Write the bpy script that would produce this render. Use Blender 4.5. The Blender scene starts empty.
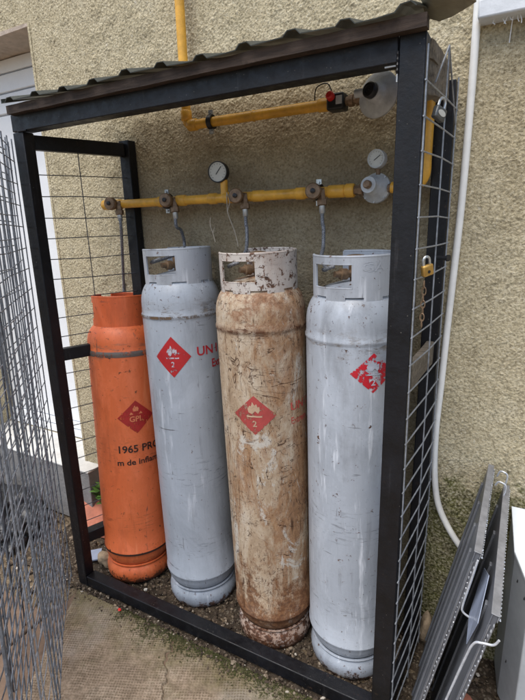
import bpy, math, random
import numpy as np
from mathutils import Vector, Matrix, noise as mnoise
rnd = random.Random(7)
SC = bpy.context.scene
COL = SC.collection
PI = math.pi

# ------------------------------------------------------------------ helpers
def V(*a): return Vector(a)

class MB:
    """collects shapes; build() links them as ONE mesh object"""
    def __init__(s): s.v = []; s.f = []
    def add(s, vs, fs):
        o = len(s.v); s.v.extend([tuple(v) for v in vs]); s.f.extend([tuple(i + o for i in f) for f in fs])
    def box(s, a, b):
        (x0, y0, z0), (x1, y1, z1) = a, b
        x0, x1 = sorted((x0, x1)); y0, y1 = sorted((y0, y1)); z0, z1 = sorted((z0, z1))
        s.add([(x0,y0,z0),(x1,y0,z0),(x1,y1,z0),(x0,y1,z0),(x0,y0,z1),(x1,y0,z1),(x1,y1,z1),(x0,y1,z1)],
              [(0,3,2,1),(4,5,6,7),(0,1,5,4),(1,2,6,5),(2,3,7,6),(3,0,4,7)])
    def beam(s, p, q, w, h, up=(0,0,1), n=1, jit=0):
        p, q = Vector(p), Vector(q); d = (q - p).normalized(); u = Vector(up)
        sd = d.cross(u).normalized(); u = sd.cross(d).normalized()
        vs = []; fs = []
        for i in range(n + 1):
            c = p.lerp(q, i / n)
            for a, b in ((-1,-1),(1,-1),(1,1),(-1,1)):
                j = V(rnd.uniform(-jit,jit), rnd.uniform(-jit,jit), rnd.uniform(-jit,jit)) if jit else V(0,0,0)
                vs.append(c + sd*a*w/2 + u*b*h/2 + j)
        for i in range(n):
            for k in range(4):
                a = i*4 + k; b = i*4 + (k+1) % 4
                fs.append((a, a+4, b+4, b))
        fs.append((0,1,2,3)); e = n*4; fs.append((e+3,e+2,e+1,e))
        s.add(vs, fs)
    def tube(s, path, r, n=8, caps=True):
        P = [Vector(p) for p in path]; m = len(P)
        rr = r if isinstance(r, (list, tuple)) else [r]*m
        T = []
        for i in range(m):
            a = P[max(i-1,0)]; b = P[min(i+1,m-1)]; T.append((b-a).normalized())
        u = T[0].orthogonal().normalized(); vs = []; fs = []
        for i in range(m):
            u = (u - T[i]*u.dot(T[i])).normalized(); w = T[i].cross(u)
            for k in range(n):
                t = 2*PI*k/n; vs.append(P[i] + (u*math.cos(t) + w*math.sin(t))*rr[i])
        for i in range(m-1):
            for k in range(n):
                a = i*n+k; b = i*n+(k+1)%n; fs.append((a, b, b+n, a+n))
        if caps:
            fs.append(tuple(range(n-1,-1,-1))); fs.append(tuple((m-1)*n+k for k in range(n)))
        s.add(vs, fs)
    def lathe(s, prof, o=(0,0,0), axis=(0,0,1), n=48, cap0=True, cap1=True):
        o = Vector(o); A = Vector(axis).normalized(); u = A.orthogonal().normalized(); w = A.cross(u)
        vs = []; fs = []; m = len(prof)
        for r, h in prof:
            for k in range(n):
                t = 2*PI*k/n; vs.append(o + A*h + (u*math.cos(t) + w*math.sin(t))*r)
        for i in range(m-1):
            for k in range(n):
                a = i*n+k; b = i*n+(k+1)%n; fs.append((a, b, b+n, a+n))
        if cap0: fs.append(tuple(range(n-1,-1,-1)))
        if cap1: fs.append(tuple((m-1)*n+k for k in range(n)))
        s.add(vs, fs)
    def blob(s, c, rad, seed=0, sub=2, amp=.25, fr=1.2):
        import bmesh
        bm = bmesh.new(); bmesh.ops.create_icosphere(bm, subdivisions=sub, radius=1)
        off = V(seed*3.7, seed*1.3, seed*7.1); vs = []
        for v in bm.verts:
            k = 1 + amp*mnoise.noise(v.co*fr + off)*2
            vs.append((c[0]+v.co.x*k*rad[0], c[1]+v.co.y*k*rad[1], c[2]+v.co.z*k*rad[2]))
        s.add(vs, [tuple(v.index for v in f.verts) for f in bm.faces]); bm.free()
    def build(s, name, mat, parent=None, smooth=True, sharp=40, bevel=0, local=False):
        me = bpy.data.meshes.new(name)
        off = V(0,0,0)
        if parent is not None and not local:
            q = parent
            while q is not None: off += q.location; q = q.parent
        me.from_pydata([(x-off.x, y-off.y, z-off.z) for x, y, z in s.v], [], s.f)
        me.update()
        ob = bpy.data.objects.new(name, me); COL.objects.link(ob)
        if parent is not None: ob.parent = parent
        if mat: me.materials.append(mat)
        if smooth:
            me.polygons.foreach_set('use_smooth', [True]*len(me.polygons))
            if sharp: me.set_sharp_from_angle(angle=math.radians(sharp))
        if bevel:
            b = ob.modifiers.new('bevel', 'BEVEL'); b.width = bevel; b.segments = 2; b.limit_method = 'ANGLE'; b.angle_limit = math.radians(50)
        return ob

def smoothpath(pts, k=8):
    P = [Vector(p) for p in pts]; out = []
    for i in range(len(P)-1):
        p0 = P[max(i-1,0)]; p1 = P[i]; p2 = P[i+1]; p3 = P[min(i+2,len(P)-1)]
        for j in range(k):
            t = j/k
            out.append(.5*((2*p1) + (p2-p0)*t + (2*p0-5*p1+4*p2-p3)*t*t + (3*p1-p0-3*p2+p3)*t**3))
    out.append(P[-1]); return out

def tag(o, label=None, cat=None, group=None, kind=None):
    if label: o['label'] = label
    if cat: o['category'] = cat
    if group: o['group'] = group
    if kind: o['kind'] = kind
    return o
def empty(name, loc, label=None, cat=None, group=None):
    o = bpy.data.objects.new(name, None); COL.objects.link(o); o.location = loc; o.empty_display_size = .1
    return tag(o, label, cat, group)

# ------------------------------------------------------------------ materials
def lin(r, g, b, k=1.0):
    f = lambda c: ((c/255+.055)/1.055)**2.4 if c > 10 else c/255/12.92
    return (f(r)*k, f(g)*k, f(b)*k, 1)

class Mat:
    def __init__(s, name, rough=.6, metal=0, spec=.5):
        s.m = bpy.data.materials.new(name); s.m.use_nodes = True
        s.nt = s.m.node_tree; s.n = s.nt.nodes; s.n.clear()
        s.out = s.n.new('ShaderNodeOutputMaterial'); s.b = s.n.new('ShaderNodeBsdfPrincipled')
        s.nt.links.new(s.b.outputs[0], s.out.inputs[0])
        s.b.inputs['Roughness'].default_value = rough; s.b.inputs['Metallic'].default_value = metal
        s.b.inputs['Specular IOR Level'].default_value = spec
        s.tc = s.n.new('ShaderNodeTexCoord'); s.bumpn = None
    def link(s, a, b): s.nt.links.new(a, b)
    def co(s, scale=(1,1,1), rot=(0,0,0), loc=(0,0,0), src='Object'):
        mp = s.n.new('ShaderNodeMapping'); s.link(s.tc.outputs[src], mp.inputs[0])
        mp.inputs['Scale'].default_value = scale; mp.inputs['Rotation'].default_value = rot; mp.inputs['Location'].default_value = loc
        return mp.outputs[0]
    def noise(s, co, scale, detail=4, rough=.6, dist=0):
        t = s.n.new('ShaderNodeTexNoise'); s.link(co, t.inputs['Vector'])
        t.inputs['Scale'].default_value = scale; t.inputs['Detail'].default_value = detail
        t.inputs['Roughness'].default_value = rough; t.inputs['Distortion'].default_value = dist
        return t.outputs['Fac']
    def vor(s, co, scale, feature='F1', out='Distance'):
        t = s.n.new('ShaderNodeTexVoronoi'); t.feature = feature; s.link(co, t.inputs['Vector']); t.inputs['Scale'].default_value = scale
        return t.outputs[out]
    def ramp(s, fac, stops, interp='LINEAR'):
        r = s.n.new('ShaderNodeValToRGB'); s.link(fac, r.inputs[0]); e = r.color_ramp; e.interpolation = interp
        while len(e.elements) < len(stops): e.elements.new(.5)
        for el, (p, c) in zip(e.elements, stops):
            el.position = p; el.color = c if isinstance(c, tuple) else (c, c, c, 1)
        return r.outputs[0]
    def mix(s, fac, a, b, mode='MIX'):
        x = s.n.new('ShaderNodeMix'); x.data_type = 'RGBA'; x.blend_type = mode
        for sock, val in ((x.inputs[0], fac), (x.inputs[6], a), (x.inputs[7], b)):
            if isinstance(val, (int, float)): sock.default_value = val
            elif isinstance(val, tuple): sock.default_value = val
            else: s.link(val, sock)
        return x.outputs[2]
    def math(s, op, a, b=0.0, clamp=False):
        x = s.n.new('ShaderNodeMath'); x.operation = op; x.use_clamp = clamp
        for i, val in enumerate((a, b)):
            if isinstance(val, (int, float)): x.inputs[i].default_value = val
            else: s.link(val, x.inputs[i])
        return x.outputs[0]
    def sep(s, co):
        x = s.n.new('ShaderNodeSeparateXYZ'); s.link(co, x.inputs[0]); return x.outputs
    def color(s, c):
        if isinstance(c, tuple): s.b.inputs['Base Color'].default_value = c
        else: s.link(c, s.b.inputs['Base Color'])
    def rough(s, r): s.link(r, s.b.inputs['Roughness'])
    def bump(s, h, dist=.002, strength=1.0):
        b = s.n.new('ShaderNodeBump'); b.inputs['Distance'].default_value = dist; b.inputs['Strength'].default_value = strength
        s.link(h, b.inputs['Height'])
        if s.bumpn is not None: s.link(s.bumpn.outputs[0], b.inputs['Normal'])
        s.bumpn = b
        s.link(b.outputs[0], s.b.inputs['Normal'])
    def alpha(s, a): s.link(a, s.b.inputs['Alpha'])

def simple(name, c, rough=.5, metal=0, var=.25, scale=25, bump=0, spec=.5, dark=.6):
    m = Mat(name, rough, metal, spec)
    co = m.co(); n = m.noise(co, scale, 5, .65)
    d = tuple(x*(1-var*dark*1.5) for x in c[:3]) + (1,); l = tuple(min(1, x*(1+var*.6)) for x in c[:3]) + (1,)
    m.color(m.ramp(n, [(.3, d), (.7, l)]))
    m.rough(m.ramp(m.noise(co, scale*.6, 3), [(.3, max(0, rough-.12)), (.7, min(1, rough+.12))]))
    if bump: m.bump(m.noise(co, scale*4, 3), bump)
    return m.m

def mat_stucco():
    m = Mat('roughcast_render', .95, 0, .15); co = m.co()
    big = m.noise(co, 1.6, 5, .6); mid = m.noise(co, 9, 5, .7); fine = m.noise(co, 150, 2, .5); grain = m.noise(co, 125, 3, .6)
    c = m.ramp(mid, [(.28, lin(180,168,138)), (.5, lin(196,184,153)), (.75, lin(208,198,170))])
    c = m.mix(m.ramp(big, [(.35, 0.0), (.7, .4)]), c, lin(186,172,142))
    c = m.mix(m.ramp(grain, [(.36, .6), (.50, 0.0)]), c, lin(124,114,92))
    c = m.mix(m.ramp(grain, [(.55, 0.0), (.68, .5)]), c, lin(224,215,190))
    c = m.mix(m.ramp(fine, [(.62, 0.0), (.72, .5)]), c, lin(226,220,200))
    ch = m.vor(co, 9); c = m.mix(m.ramp(ch, [(.03, .8), (.06, 0.0)]), c, lin(216,208,188))
    x, y, z = m.sep(co)
    low = m.math('SUBTRACT', 1.0, m.math('DIVIDE', z, .60), True)
    lowm = m.math('MULTIPLY', low, m.ramp(m.noise(co, 6, 5, .7), [(.25, .6), (.6, 1.6)]), True)
    c = m.mix(m.math('MULTIPLY', lowm, .62), c, lin(92,84,66))
    dr = m.math('MULTIPLY', m.math('MULTIPLY', m.math('SUBTRACT', x, 1.46), 20.0, True), m.math('MULTIPLY', m.math('SUBTRACT', z, 1.35), 1.6, True))
    c = m.mix(m.math('MULTIPLY', dr, m.ramp(m.noise(m.co((1,1,.10)), 14, 5, .7), [(.42, 0.0), (.66, .6)])), c, lin(128,116,90))
    # damp moss low on the open wall right of the cage
    gz = m.math('SUBTRACT', 1.0, m.math('DIVIDE', m.math('SUBTRACT', z, .52), .36), True)
    gx = m.math('MULTIPLY', m.math('SUBTRACT', x, 1.30), 7.0, True)
    mask = m.math('MULTIPLY', gz, gx)
    nz_ = m.math('ADD', mask, m.math('MULTIPLY', m.math('SUBTRACT', m.noise(co, 16, 6, .75), .5), 1.5))
    mk = m.math('MULTIPLY', m.ramp(nz_, [(.42, 0.0), (.66, 1.0)]), m.math('MULTIPLY', mask, 3.0, True))
    c = m.mix(m.math('MULTIPLY', mk, .92), c, m.mix(m.ramp(m.noise(co, 20, 5, .7), [(.40, 0.0), (.62, .75)]), m.ramp(grain, [(.34, lin(56,58,32)), (.48, lin(108,108,60)), (.60, lin(158,154,122)), (.7, lin(186,182,160))]), m.ramp(grain, [(.34, lin(62,58,44)), (.5, lin(116,108,86)), (.65, lin(172,164,142))])))
    # roof shade inside the cage, painted as a darker blotchy wall tone
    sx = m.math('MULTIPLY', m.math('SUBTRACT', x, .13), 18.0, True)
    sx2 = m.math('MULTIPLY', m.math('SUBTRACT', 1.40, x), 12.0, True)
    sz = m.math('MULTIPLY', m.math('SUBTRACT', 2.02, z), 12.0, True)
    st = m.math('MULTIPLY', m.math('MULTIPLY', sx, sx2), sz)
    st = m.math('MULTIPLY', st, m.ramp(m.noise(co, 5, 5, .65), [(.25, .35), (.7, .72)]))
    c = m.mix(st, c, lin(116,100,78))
    m.color(c)
    m.bump(grain, .0042, 1.0); m.bump(m.noise(co, 190, 3, .6), .003, .9)
    return m.m

def mat_slab():
    m = Mat('textured_concrete', .85, 0, .3); co = m.co()
    c = m.ramp(m.noise(co, 5, 6, .65), [(.3, lin(122,106,90)), (.52, lin(158,140,120)), (.75, lin(178,163,144))])
    c = m.mix(m.ramp(m.noise(co, 60, 3, .6), [(.35, .5), (.6, 0.0)]), c, lin(88,74,56))
    c = m.mix(m.ramp(m.noise(m.co((1,1,1), loc=(3,1,0)), 3.2, 4, .55), [(.56, 0.0), (.7, .5)]), c, lin(160,152,142))
    at = m.n.new('ShaderNodeAttribute'); at.attribute_name = 'pit'
    c = m.mix(m.math('MULTIPLY', at.outputs['Fac'], .8), c, lin(82,70,54))
    x, y, z = m.sep(co)
    edge = m.math('ADD', m.math('MULTIPLY', m.math('ADD', y, .66), 4.5), m.math('MULTIPLY', m.math('SUBTRACT', m.noise(co, 9, 5, .7), .5), 2.4), True)
    c = m.mix(m.math('MULTIPLY', edge, .6), c, m.ramp(m.noise(co, 40, 3), [(.3, lin(58,56,30)), (.7, lin(104,100,56))]))
    m.color(c)
    m.bump(m.noise(co, 220, 3, .6), .0015, .7)
    return m.m

def mat_soil(name='soil', a=(52,44,36), b=(104,92,76)):
    m = Mat(name, .9, 0, .3); co = m.co()
    c = m.ramp(m.noise(co, 14, 6, .7), [(.3, lin(*a)), (.7, lin(*b))])
    c = m.mix(m.ramp(m.vor(co, 70), [(.2, .55), (.4, 0.0)]), c, lin(138,128,112))
    m.color(c); m.bump(m.noise(co, 60, 5, .7), .012, 1.0)
    return m.m

def mat_black():
    m = Mat('black_paint', .45, 0, .35); co = m.co()
    c = m.ramp(m.noise(co, 9, 5, .65), [(.35, lin(12,12,15)), (.7, lin(24,25,30))])
    c = m.mix(m.math('MULTIPLY', m.ramp(m.vor(co, 70), [(.05, .85), (.12, 0.0)]), m.ramp(m.noise(m.co(loc=(2,3,1)), 7, 4, .7), [(.48, 0.0), (.60, 1.0)])), c, lin(112,108,100))
    drn = m.noise(m.co((1,1,.08)), 40, 5, .7)
    c = m.mix(m.ramp(drn, [(.60, 0.0), (.74, .45)]), c, lin(66,64,66))
    c = m.mix(m.ramp(m.noise(co, 20, 7, .8), [(.62, 0.0), (.68, .75)]), c, lin(70,54,42))
    m.color(c); m.rough(m.ramp(m.noise(co, 30, 4), [(.3, .32), (.7, .62)]))
    m.bump(m.noise(co, 70, 4, .6), .0012, .8)
    return m.m

def mat_timber(name, a, b, rough=.75):
    m = Mat(name, rough, 0, .3); co = m.co((2.2, 30, 30))
    n = m.noise(co, 3, 6, .7, .4)
    c = m.ramp(n, [(.3, lin(*a)), (.68, lin(*b))])
    c = m.mix(m.ramp(m.noise(m.co(), 18, 5, .7), [(.55, 0.0), (.72, .6)]), c, lin(*[x*.5 for x in a]))
    m.color(c); m.bump(n, .003, .9)
    return m.m

def mat_paint(name, base, seed, wear=.62, rough=.38, streak=(238,243,250), dirt=(70,66,62), dark=None, stamount=.5, seam=0):
    """enamel on a steel cylinder: streaks, scuffs, chips"""
    m = Mat(name, rough, 0, .5); L = (seed*5.1, seed*2.3, seed*1.7)
    co = m.co(loc=L)
    b = lin(*base); d = dark or tuple(x*.82 for x in b[:3]) + (1,)
    c = m.ramp(m.noise(co, 3.2, 5, .6), [(.3, d), (.7, b)])
    fs_ = m.noise(m.co((1,1,.04), loc=L), 120, 4, .7)
    c = m.mix(m.ramp(fs_, [(.36, .28), (.52, 0.0)]), c, tuple(x*.78 for x in b[:3]) + (1,))
    # pale vertical runs
    st = m.noise(m.co((1,1,.12), loc=L), 24, 4, .65)
    c = m.mix(m.math('MULTIPLY', m.ramp(st, [(.6, 0.0), (.72, 1.0)]), stamount), c, lin(*streak))
    # grime runs
    gr = m.noise(m.co((1,1,.10), loc=(L[0]+9, L[1], L[2])), 30, 5, .7)
    c = m.mix(m.ramp(gr, [(.6, 0.0), (.78, .45)]), c, lin(*dirt))
    # scratches in both directions
    s1 = m.noise(m.co((.22,.22,2.4), rot=(.3,.2,0), loc=L), 30, 3, .6)
    c = m.mix(m.ramp(s1, [(.70, 0.0), (.73, .75)]), c, lin(60,58,58))
    s2 = m.noise(m.co((1.6,1.6,.16), rot=(.12,-.1,0), loc=L), 34, 3, .6)
    c = m.mix(m.ramp(s2, [(.71, 0.0), (.735, .7)]), c, lin(66,60,56))
    # faded patches, then chips that cluster towards foot and shoulder
    c = m.mix(m.ramp(m.noise(m.co((1,1,.5), loc=(L[2]+2,L[0],1)), 5, 7, .72, .5), [(.50, 0.0), (.62, .5)]), c, tuple(min(1, x*1.12+.035) for x in b[:3]) + (1,))
    zz = m.sep(m.co())[2]
    ends = m.math('ADD', m.math('SUBTRACT', 1.0, m.math('DIVIDE', zz, .22), True), m.math('MULTIPLY', m.math('SUBTRACT', zz, (seam or 1.2)-.10), 5.0, True), True)
    ch = m.math('ADD', m.noise(co, 46, 6, .78), m.math('MULTIPLY', ends, .035))
    c = m.mix(m.ramp(ch, [(wear, 0.0), (wear+.035, 1.0)]), c, m.ramp(m.noise(co, 90, 3), [(.35, lin(44,32,26)), (.65, lin(104,66,42))]))
    # rust and scrape bands near the foot and along the shoulder weld
    x, y, z = m.sep(m.co())
    lowm = m.math('SUBTRACT', 1.0, m.math('DIVIDE', z, .075), True)
    lf = m.math('ADD', m.math('MULTIPLY', lowm, .55), m.math('MULTIPLY', m.math('SUBTRACT', m.noise(co, 26, 6, .8), .5), 1.4))
    c = m.mix(m.ramp(lf, [(.36, 0.0), (.44, .92)]), c, m.ramp(m.noise(co, 90, 3), [(.3, lin(46,34,28)), (.7, lin(112,72,46))]))
    for zc_, wd_ in ((.62, .10), (.30, .06)):    # rubbed bands where bottles knock together
        rb = m.math('SUBTRACT', 1.0, m.math('ABSOLUTE', m.math('DIVIDE', m.math('SUBTRACT', z, zc_), wd_)), True)
        rf_ = m.math('MULTIPLY', rb, m.ramp(m.noise(m.co((.5,.5,3.2), loc=(L[2],L[0],zc_)), 30, 5, .75), [(.56, 0.0), (.62, 1.0)]))
        c = m.mix(m.math('MULTIPLY', rf_, .6), c, lin(*[x*.55 for x in base]))
    wash = m.noise(m.co((1,1,.3), loc=(L[1],L[2],L[0])), 7, 6, .7)
    c = m.mix(m.ramp(wash, [(.52, 0.0), (.72, .4)]), c, lin(*dirt))
    if seam:     # scuffed grime over the shoulder and just under the weld
        bz = m.math('SUBTRACT', 1.0, m.math('ABSOLUTE', m.math('DIVIDE', m.math('SUBTRACT', z, seam+.015), .055)), True)
        gf = m.math('MULTIPLY', bz, m.ramp(m.noise(m.co((.5,.5,1.6), loc=L), 26, 6, .8), [(.52, 0.0), (.60, 1.0)]))
        c = m.mix(m.math('MULTIPLY', gf, .75), c, m.ramp(m.noise(co, 70, 4), [(.3, lin(60,58,56)), (.7, lin(140,124,104))]))
    m.color(c)
    m.rough(m.ramp(m.noise(co, 12, 5, .65), [(.3, rough-.1), (.7, rough+.22)]))
    m.bump(m.noise(co, 5, 3), .006, .35); m.bump(ch, .0015, .6)
    return m.m

def mat_rusty(seed=3):
    m = Mat('rusted_paint', .72, 0, .25); L = (seed*5.1, 2.2, 1.4); co = m.co(loc=L)
    x, y, z = m.sep(m.co())
    st = m.noise(m.co((1,1,.55), loc=L), 12, 8, .75, .6)
    c = m.ramp(st, [(.30, lin(150,128,104)), (.45, lin(178,156,130)), (.58, lin(196,180,158)), (.72, lin(204,196,184))])
    hb = m.math('MULTIPLY', m.math('SUBTRACT', 1.0, m.math('DIVIDE', z, 1.3), True), .07)
    sd_ = m.math('MULTIPLY', m.math('ADD', x, .05), .55)           # browner towards the right flank
    rr = m.math('ADD', m.math('ADD', m.noise(m.co((1,1,.30), loc=L), 9, 9, .80, .5), hb), sd_)
    rc_ = m.ramp(m.noise(m.co((1,1,.6), loc=L), 50, 7, .78), [(.32, lin(108,72,46)), (.5, lin(146,104,68)), (.68, lin(178,140,102))])
    c = m.mix(m.ramp(rr, [(.525, 0.0), (.64, .8)]), c, rc_)
    pl = m.noise(m.co((1,1,.4), loc=(4,7,1)), 9, 8, .8, .5)        # pale remnants of the old coat
    c = m.mix(m.ramp(pl, [(.58, 0.0), (.62, .8)]), c, lin(204,200,190))
    v = m.noise(m.co((1,1,.26), loc=(L[0]+3, 0, 0)), 80, 8, .82, .3)
    c = m.mix(m.ramp(v, [(.575, 0.0), (.625, .9)]), c, lin(86,56,38))
    v2 = m.noise(m.co((1,1,.15), loc=(L[0]+8, 0, 0)), 30, 9, .86, .5)
    c = m.mix(m.ramp(v2, [(.615, 0.0), (.64, .95)]), c, lin(60,40,30))
    ln = m.noise(m.co((1,1,.03), loc=(L[0]+1, 4, 0)), 80, 2, .5)
    c = m.mix(m.math('MULTIPLY', m.ramp(ln, [(.66, 0.0), (.69, .8)]), m.ramp(m.noise(m.co(loc=(7,2,5)), 7, 4), [(.50, 0.0), (.60, 1.0)])), c, lin(70,46,32))
    # wandering cracks and scrapes over the upper half
    for k, (sc, rot, w_) in enumerate((((1,1,1.6), .4, .007), ((1.4,1.4,.8), -.6, .006), ((.6,.6,2.6), .2, .006))):
        n_ = m.noise(m.co(sc, rot=(rot, rot*.6, 0), loc=(k*3.3, 1+k, L[2])), 7, 4, .6, .8)
        iso = m.math('LESS_THAN', m.math('ABSOLUTE', m.math('SUBTRACT', n_, .5)), w_)
        gate = m.ramp(m.noise(m.co(loc=(k*1.9, 5, 2)), 9, 3), [(.50, 0.0), (.58, 1.0)])
        c = m.mix(m.math('MULTIPLY', m.math('MULTIPLY', iso, gate), .85), c, lin(66,44,32))
    sp = m.noise(co, 130, 5, .75)
    c = m.mix(m.ramp(sp, [(.6, 0.0), (.66, .95)]), c, lin(74,48,34))
    top = m.math('MULTIPLY', m.math('SUBTRACT', z, 1.14), 7.0, True)
    tf = m.math('ADD', m.math('MULTIPLY', top, .13), m.noise(co, 14, 8, .8, .4))
    c = m.mix(m.math('MULTIPLY', m.ramp(tf, [(.60, 0.0), (.70, .85)]), top), c, m.ramp(m.noise(co, 60, 5, .7), [(.3, lin(96,64,46)), (.5, lin(138,100,74)), (.7, lin(176,144,118))]))
    lf = m.math('ADD', m.math('MULTIPLY', m.math('SUBTRACT', 1.0, m.math('DIVIDE', z, .45), True), .30), m.noise(m.co((1,1,.6)), 16, 9, .82, .4))
    c = m.mix(m.ramp(lf, [(.58, 0.0), (.68, .9)]), c, m.ramp(m.noise(co, 70, 5, .7), [(.3, lin(70,44,30)), (.5, lin(108,70,44)), (.7, lin(150,110,76))]))
    # rust running from both weld beads
    for zw in (1.243, .146):
        wz = m.math('SUBTRACT', 1.0, m.math('ABSOLUTE', m.math('DIVIDE', m.math('SUBTRACT', z, zw-.004), .018)), True)
        c = m.mix(m.math('MULTIPLY', wz, m.ramp(m.noise(co, 24, 6, .75), [(.38, .2), (.58, 1.0)])), c, lin(84,52,34))
    m.color(c); m.rough(m.ramp(m.noise(co, 14, 4), [(.3, .5), (.7, .85)]))
    m.bump(v, .002, .7); m.bump(sp, .0015, .8); m.bump(m.noise(co, 4, 3), .008, .4)
    return m.m

def mat_decal(name, c, seed, lo, hi, scale=34):
    """worn stencil paint: gaps where it has flaked off"""
    m = Mat(name, .5); co = m.co(loc=(seed*3.1, seed, 0))
    n = m.noise(co, scale, 6, .75); n2 = m.noise(m.co((1,1,.2), loc=(seed,0,0)), scale*.8, 4, .7)
    m.color(m.ramp(m.noise(co, 20, 4), [(.3, tuple(x*.75 for x in c[:3])+(1,)), (.7, c)]))
    f = m.math('MULTIPLY', m.ramp(n, [(lo, 0.0), (hi, 1.0)]), m.ramp(n2, [(lo-.06, .15), (hi-.06, 1.0)]))
    m.alpha(f)
    return m.m

M = {}
M['stucco'] = mat_stucco(); M['slab'] = mat_slab(); M['soil'] = mat_soil('soil', (40,33,27), (84,72,58)); M['black'] = mat_black()
M['earth'] = mat_soil('damp_earth', (78,66,50), (134,118,96))
M['brown_wood'] = mat_timber('brown_fascia', (44,36,31), (84,70,60))
M['grey_wood'] = mat_timber('weathered_timber', (72,66,58), (140,130,116))
M['rot_wood'] = mat_timber('rotten_timber', (88,66,50), (150,122,98))
M['roof'] = simple('coated_roof_sheet', lin(66,70,66), .5, 0, .35, 14, .0008)
M['flash'] = simple('weathered_flashing', lin(150,143,122), .6, 0, .4, 12, .001)
M['wire'] = simple('galvanised_wire', lin(150,155,162), .45, .35, .45, 60)
M['dark_wire'] = simple('dull_wire', lin(76,78,84), .55, .3, .5, 60)
M['dull_zinc'] = simple('dull_zinc_wire', lin(118,123,130), .5, .3, .45, 60)
M['yellow'] = simple('yellow_pipe_paint', lin(224,168,62), .42, 0, .32, 22, .0006)
M['bronze'] = simple('aged_bronze', lin(134,110,86), .5, .35, .5, 60, .0008)
M['steel'] = simple('bright_steel', lin(190,194,196), .35, .7, .3, 60)
M['regulator'] = simple('cast_grey_alloy', lin(186,189,190), .48, .05, .25, 40, .0008)
M['dark_plastic'] = simple('black_plastic', lin(30,30,32), .45, 0, .3, 40)
M['red_plastic'] = simple('red_plastic', lin(206,40,32), .4)
M['dial'] = simple('dial_white', lin(196,196,188), .45, 0, .08, 30)
M['ink'] = simple('dial_black', lin(28,28,30), .5)
mh = Mat('braided_hose', .42, .25); hc_ = mh.co()
mh.color(mh.ramp(mh.vor(hc_, 420), [(.2, lin(178,182,188)), (.55, lin(96,99,106))])); mh.bump(mh.vor(hc_, 420), .0008); M['hose'] = mh.m
M['white'] = simple('white_plastic', lin(236,238,240), .4, 0, .08, 6)
M['conduit'] = simple('white_conduit', lin(236,236,232), .42, 0, .14, 12)
M['sill'] = simple('painted_sill', lin(214,218,222), .5, 0, .18, 14, .001)
M['lintel'] = simple('bare_concrete', lin(190,174,158), .9, 0, .3, 14, .004)
M['step'] = simple('grey_cement', lin(122,120,118), .85, 0, .25, 16, .003)
M['tread'] = simple('pale_tile', lin(196,195,190), .6, 0, .25, 10)
M['glass'] = simple('window_glass', lin(60,68,74), .08, 0, .1, 4)
M['brass'] = simple('brass', lin(196,156,84), .38, .6, .3, 60)
M['tile'] = simple('terracotta', lin(168,104,82), .85, 0, .3, 20, .002)
M['bag'] = simple('black_sheet_plastic', lin(32,33,36), .4, 0, .4, 12, .004)
M['stone'] = simple('field_stone', lin(150,132,108), .9, 0, .4, 22, .004)
M['paving'] = simple('brown_paving', lin(112,92,76), .88, 0, .35, 9, .003)
M['sheet'] = simple('grey_coated_steel', lin(104,107,113), .34, .05, .22, 8, .0006)
M['sheet_rim'] = simple('worn_steel_edge', lin(130,131,134), .42, .1, .3, 30, .0006)
M['zinc'] = simple('galvanised_sheet', lin(212,217,220), .5, .25, .18, 9, .0006)
M['lid'] = simple('white_enamel', lin(228,234,236), .35, 0, .08, 5)
M['gleam'] = simple('white_wire_edge', lin(196,200,206), .3, .3, .25, 60)
M['film'] = simple('milky_plastic_film', lin(150,160,180), .25, 0, .2, 10)
M['moss'] = simple('moss', lin(86,88,48), .95, 0, .5, 60, .004)
M['leaf'] = simple('weed_leaf', lin(84,120,52), .6, 0, .4, 30)
M['twig'] = simple('pale_twine', lin(176,166,150), .8)

# gravel with per-stone tone
def mat_gravel():
    m = Mat('gravel_stone', .88, 0, .3)
    g = m.n.new('ShaderNodeNewGeometry')
    c = m.ramp(g.outputs['Random Per Island'], [(0, lin(52,44,36)), (.45, lin(80,68,56)), (.8, lin(108,94,78)), (.95, lin(146,132,114)), (1, lin(196,188,176))])
    c = m.mix(m.ramp(m.noise(m.co(), 60, 4), [(.3, .35), (.6, 0.0)]), c, lin(54,44,36))
    m.color(c); m.bump(m.noise(m.co(), 150, 3), .002)
    return m.m
M['gravel'] = mat_gravel()

# ------------------------------------------------------------------ camera
CAM = V(1.62496, -1.59960, 1.55439)
fw = V(-0.46698844, 0.84662217, -0.25525025); rt = V(0.87861421, 0.47683006, -0.02588745); up = V(-0.0997941, 0.23635564, 0.9665284)
cd = bpy.data.cameras.new('camera'); cam = bpy.data.objects.new('camera', cd); COL.objects.link(cam)
cam.matrix_world = Matrix(((rt.x, up.x, -fw.x, CAM.x), (rt.y, up.y, -fw.y, CAM.y), (rt.z, up.z, -fw.z, CAM.z), (0,0,0,1)))
cd.sensor_fit = 'HORIZONTAL'; cd.sensor_width = 36; cd.lens = 473.46/525*36; cd.clip_start = .02; cd.clip_end = 500
SC.camera = cam

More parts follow.
